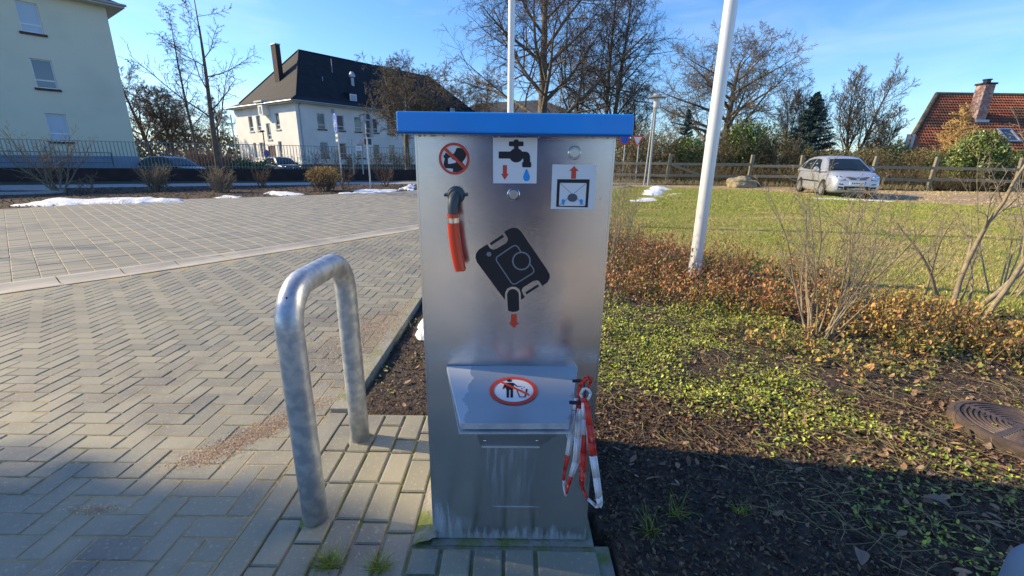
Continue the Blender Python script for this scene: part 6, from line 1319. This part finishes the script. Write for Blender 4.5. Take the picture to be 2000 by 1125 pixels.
for i, (px, py, d, mt_, lf, n_, rad, sz, lab) in enumerate(H_): shrub(lab, px, py, d, 300 + i, mt_, lf, n_, rad, sz, stems=16)
shrub('round glossy ivy mound growing over the wooden fence in front of the tiled house', 1924, 258, 25, 350, m_bark_dk, m_ivy, 9000, 1.35, .16, stems=8, nm='ivy_mound', grp=None)
leafblob('sunny_leaves', (bpy.data.objects['ivy_mound'].location.x, 25, 1.7), (1.45, 1.2, 1.45), 3000, .15, mat('leaves_ivy_sunlit', (.2, .26, .06), .4, rand=('isl', [(.16, .2, .05), (.24, .28, .08), (.1, .15, .03)])), bpy.data.objects['ivy_mound'], shell=.85, seed=77)  # sunlight on the mound put into a paler outer layer of leaves
# understorey along the fence foot
def strip_brush(name, a, b, n, h, mt, mt2, w=.5, seed=1, leaf=.07):
    rg = random.Random(seed); sg = []; L = []
    for i in range(n):
        t = rg.random(); p = Vector(a).lerp(Vector(b), t) + Vector((0, rg.uniform(-w, w), 0)); hh = h * rg.uniform(.3, 1); d = Vector((rg.gauss(0, .3), rg.gauss(0, .3), 1)).normalized()
        for k in range(3): q = p + d * hh / 3; sg.append((*p, *q, .008, .006)); p = q; d = (d + Vector((rg.gauss(0, .3), rg.gauss(0, .3), .1))).normalized(); L.append(tuple(p)); L.append((p.x + rg.gauss(0, .08), p.y, p.z + rg.gauss(0, .1)))
    o = segs_mesh(name, sg, mt); tag(o, kind='stuff'); 
    if mt2: tag(flakes(name + '_leaves', np.array(L), nr.uniform(.5, 1.2, len(L)) * leaf, mt2), kind='stuff')
for i, (a, b) in enumerate(zip(WF[:-1], WF[1:])): strip_brush('fence_undergrowth', (a[0], a[1] + .7, 0), (b[0], b[1] + .7, 0), int(330 * (b[0] - a[0]) / 3), 1.35, m_twig_tan, m_scrub, seed=i + 400)
strip_brush('fence_weeds', (5, 27.2, 0), (22, 23.7, 0), 1400, .35, m_stalk, None, .35, 450)
# left background hedges
hb_ = [C_(5, .1, .04, 8, start=.1, split=.04, rmin=.008, taper=.3), C_(5, .14, .04, 6, .4, .6, .6, start=.1), C_(4, .2, 0, 0, .5, .5, .6)]
for i, (px, py, d) in enumerate([(345, 282, 36), (372, 278, 37), (402, 280, 38), (432, 284, 38), (455, 288, 39)]):
    shrub(['reddish twig shrub above the dark blue car', 'reddish twig shrub left of the young tree', 'reddish twig shrub behind the young tree trunk', 'reddish twig shrub just right of the young tree', 'reddish twig shrub at the left corner of the white house'][i], px, py, d, 500 + i, m_bark_red, stems=26, nm='red_twig_shrub', z=-.4, cfg=hb_, lean=.35, grp='reddish twig hedge behind the railing', spread0=1.3)
shrub('clipped dark green bush at the foot of the white house gable', 470, 308, 38, 510, m_bark_dk, m_ivy, 3500, 1.0, .13, stems=6, z=-.4, nm='green_bush', grp=None)
shrub('second clipped green bush beside the dark car at the white house', 507, 312, 40, 511, m_bark_dk, m_ivy, 2600, .8, .13, stems=6, z=-.4, nm='green_bush', grp=None)
for i, (px, py, d) in enumerate([(612, 286, 31), (645, 275, 31), (690, 296, 31), (735, 292, 32), (765, 290, 32), (792, 296, 33)]):
    shrub(['thin dark shrub behind the railing, left of the bicycle path sign', 'thin dark shrub behind the railing, under the bicycle path sign', 'dark bush behind the railing at the white notice board', 'dark bush behind the railing just right of the grey sign back', 'dark bush behind the railing below the dense round tree', 'dark bush behind the railing at the left edge of the station'][i], px, py, d, 520 + i, m_bark_dk, m_scrub if i > 1 else None, 500, .7, .08, stems=8, z=.5, nm='railing_shrub', lean=.5, grp='dark shrubs behind the railing', r=.02)
# distant tree line
for i in range(26):
    x = -75 + i * 9 + rnd.uniform(-3, 3); d = rnd.uniform(88, 120) + (20 if x < 0 else 0)
    sg = [[], []]; grow(Vector((x, d, 0)), Vector((0, 0, 1)), rnd.uniform(6, 10), .25, 0, [dict(C_(6, .08, .02, 10, start=.1, split=9, rmin=.04, taper=.2)), C_(5, .14, .03, 8, .7, .6, .5, start=.1), C_(4, .2, 0, 7, .7, .5, .5, start=.1), C_(3, .2, 0, 0, .7, .5, .6)], sg, rnd)
    tag(segs_mesh('tree_line', sg[1], m_twig), kind='stuff')
tl = nr.random((26000, 3)); px_ = -110 + 300 * tl[:, 0]; hh_ = (2.2 + 4.5 * vnoise(px_, px_ * 0, .11, 71) + 2 * vnoise(px_, px_ * 0, .6, 72)); P = np.column_stack([px_, 112 + 14 * tl[:, 1] + np.abs(px_) * .05, hh_ * tl[:, 2]])
tag(flakes('distant_wood', P, nr.uniform(.3, 1.0, len(P)), m_scrub, tilt=1, aspect=.7), kind='stuff')

# shrubs of the left planting strip
ms = [C_(7, .10, .02, 8, start=.2, split=.012, rmin=.0045, taper=.3), C_(6, .14, .05, 6, .55, .55, .6, start=.15), C_(4, .18, .02, 3, .6, .45, .6, start=.1), C_(3, .2, .0, 0, .6, .5, .7)]
dn = [C_(7, .12, .02, 9, start=.1, split=.012, rmin=.006, taper=.4), C_(5, .18, .05, 7, .6, .5, .7, start=.1), C_(4, .22, .02, 0, .6, .5, .7)]
def bs_(lab, px, pyb, pyt, seed, mt, cfg, stems, lean, nm='bare_shrub', leaf=None, n=0, rad=.6, size=.05, r=.022, grp='bare shrubs of the left planting strip', sp=.15):
    g = G(px, pyb); h = D(px, pyt, g.y).z; t_, o = plant(nm, lab, 'shrub', g.x, g.y, -.03, cfg, h * .85, r, seed, mt, mt, stems=stems, lean=lean, grp=grp, spread0=sp, crown='twigs', trunk='stems')
    if leaf: leafblob('dry_leaves', (g.x, g.y, h * .6), (rad, rad * .8, h * .42), n, size, leaf, t_, seed=seed, shell=.3)
    return t_
m_shr = mat('stems_grey_tan', (.26, .215, .15), .85, col2=(.16, .13, .09), scale=20)
bs_('large open pale-stemmed shrub in front of the cream building', 118, 376, 225, 601, m_shr, ms, 9, .75, r=.035)
bs_('low pale sprig right of the large open shrub', 180, 374, 335, 611, m_shr, ms, 4, .8, r=.018)
bs_('dense grey twiggy shrub in front of the dark blue car', 304, 372, 312, 602, m_shr, dn, 22, .6, sp=.35)
bs_('grey twiggy shrub at the foot of the young tree', 436, 375, 316, 603, m_shr, dn, 18, .5, sp=.25)
bs_('thin dark shrub left of the orange-brown bush', 512, 366, 322, 604, m_twig, ms, 8, .4)
bs_('dense orange-brown bush with clinging dry leaves', 634, 372, 322, 605, m_twig, dn, 22, .6, leaf=m_leaf_or, n=1300, rad=.75, size=.07, sp=.35)
bs_('thin dark shrub between orange-brown bush and sign post', 672, 368, 310, 606, m_twig, ms, 7, .4)
bs_('thin dark shrub right of the sign post', 752, 364, 320, 607, m_twig, ms, 7, .45)
tag(flakes('strip_litter', np.column_stack([(q := scatter(strip[2:7] + strip[9:13], 9000)), np.full(9000, .004)]), nr.uniform(.02, .09, 9000), m_chip, tilt=.4), kind='stuff')

# shrubs of the right bed
rs1 = [C_(9, .07, .03, 7, start=.22, split=.006, rmin=.0016, taper=.3), C_(7, .10, .07, 6, .5, .5, .62, start=.2), C_(5, .14, .03, 4, .6, .4, .6, start=.15), C_(4, .2, .0, 0, .6, .4, .7)]
plant('bare_shrub', 'fine-stemmed tan bare shrub between flagpole and manhole, in front of the lawn', 'shrub', 2.36, 3.12, 0, rs1, 1.12, .0085, 711, m_bark_lt, m_bark_lt, stems=17, lean=.62, spread0=.13, grp='bare shrubs of the right bed', crown='twigs', trunk='stems')
rs2 = [C_(9, .09, .03, 6, start=.3, split=.006, rmin=.0018, taper=.35), C_(7, .12, .07, 5, .6, .5, .55, start=.2), C_(5, .16, .02, 4, .7, .4, .6, start=.15), C_(4, .2, .0, 0, .6, .4, .7)]
t_ = thing('bare_shrub', 'thick pale-stemmed bare shrub with crooked stems at the right edge', 'shrub', (3.95, 3.75, 0), group='bare shrubs of the right bed'); out = [[], []]; rg = random.Random(5)
for (bx, by), tip, L_, r_ in [((1835, 600), (1820, 450), 1.0, .017), ((1800, 598), (1850, 440), .85, .013), ((1855, 620), (1920, 400), 1.5, .022), ((1880, 628), (2010, 520), 1.5, .022), ((1888, 610), (1960, 470), .9, .010), ((1870, 605), (1890, 500), .8, .008), ((1910, 640), (2040, 420), 1.7, .02)]:
    g = G(bx, by); q = D(*tip, g.y - .05); grow(g, (q - g).normalized(), L_, r_, 0, rs2, out, rg)
tag(segs_mesh('stems', out[0], m_bark_lt, t_, 8), kind='stuff'); tag(segs_mesh('twigs', out[1], m_bark_lt, t_, 3), kind='stuff')
plant('bare_shrub', 'thin tan whips rising beside the right edge of the station', 'shrub', 1.15, 5.2, 0, rs1, 1.15, .006, 713, m_bark_lt, m_bark_lt, stems=16, lean=.3, spread0=.25, grp='bare shrubs of the right bed', crown='twigs', trunk='stems')
plant('bare_shrub', 'sparse bare twigs at the far right edge above the manhole', 'shrub', 5.0, 4.2, 0, rs1, 1.4, .009, 714, m_bark_lt, m_bark_lt, stems=10, lean=.5, spread0=.2, grp='bare shrubs of the right bed', crown='twigs', trunk='stems')
# lone street lamp and sign far left, behind the cream building
fl = pole('street_lamp', 'distant slim street lamp with curved arm left of the white house', 'street lamp', D(462, 300, 58).x, 58, .09, 6.2, m_zinc, n=6)
mb = MB(); a = D(462, 242, 58); b = D(439, 240, 58); mb.tube([(a.x, 58, 6.1), (a.x - .2, 58, a.z), tuple(b)], .07, 6); mb.build('arm', m_zinc, fl)
pn_ = pole('street_lamp', 'dark bent-arm lamp in front of the white house gable', 'street lamp', D(522, 320, 42).x, 42, .05, D(516, 256, 42).z, m_blackp, n=6)
mb = MB(); mb.tube([tuple(D(516, 256, 42)), tuple(D(508, 256, 42))], .07, 6); mb.build('lamp_head', m_blackp, pn_)
nps = pole('no_stopping_sign', 'small round blue and red no-stopping sign at the maroon door', 'road sign', D(520, 320, 41).x, 41, .03, 2.4, m_zinc, n=6)
c_ = D(521, 300, 40.9); mb = MB(); mb.lathe(c_, (-.3, -1, 0), [(.33, 0), (.33, .02), (.001, .021)], 20); mb.mi = 1; mb.lathe(c_ - Vector((.007, .022, 0)), (-.3, -1, 0), [(.26, 0), (.26, .003), (.001, .004)], 20); mb.build('sign_plate', [m_red, m_signblue], nps)
print('tris', sum(len(o.data.polygons) * 2 for o in bpy.data.objects if o.type == 'MESH'))
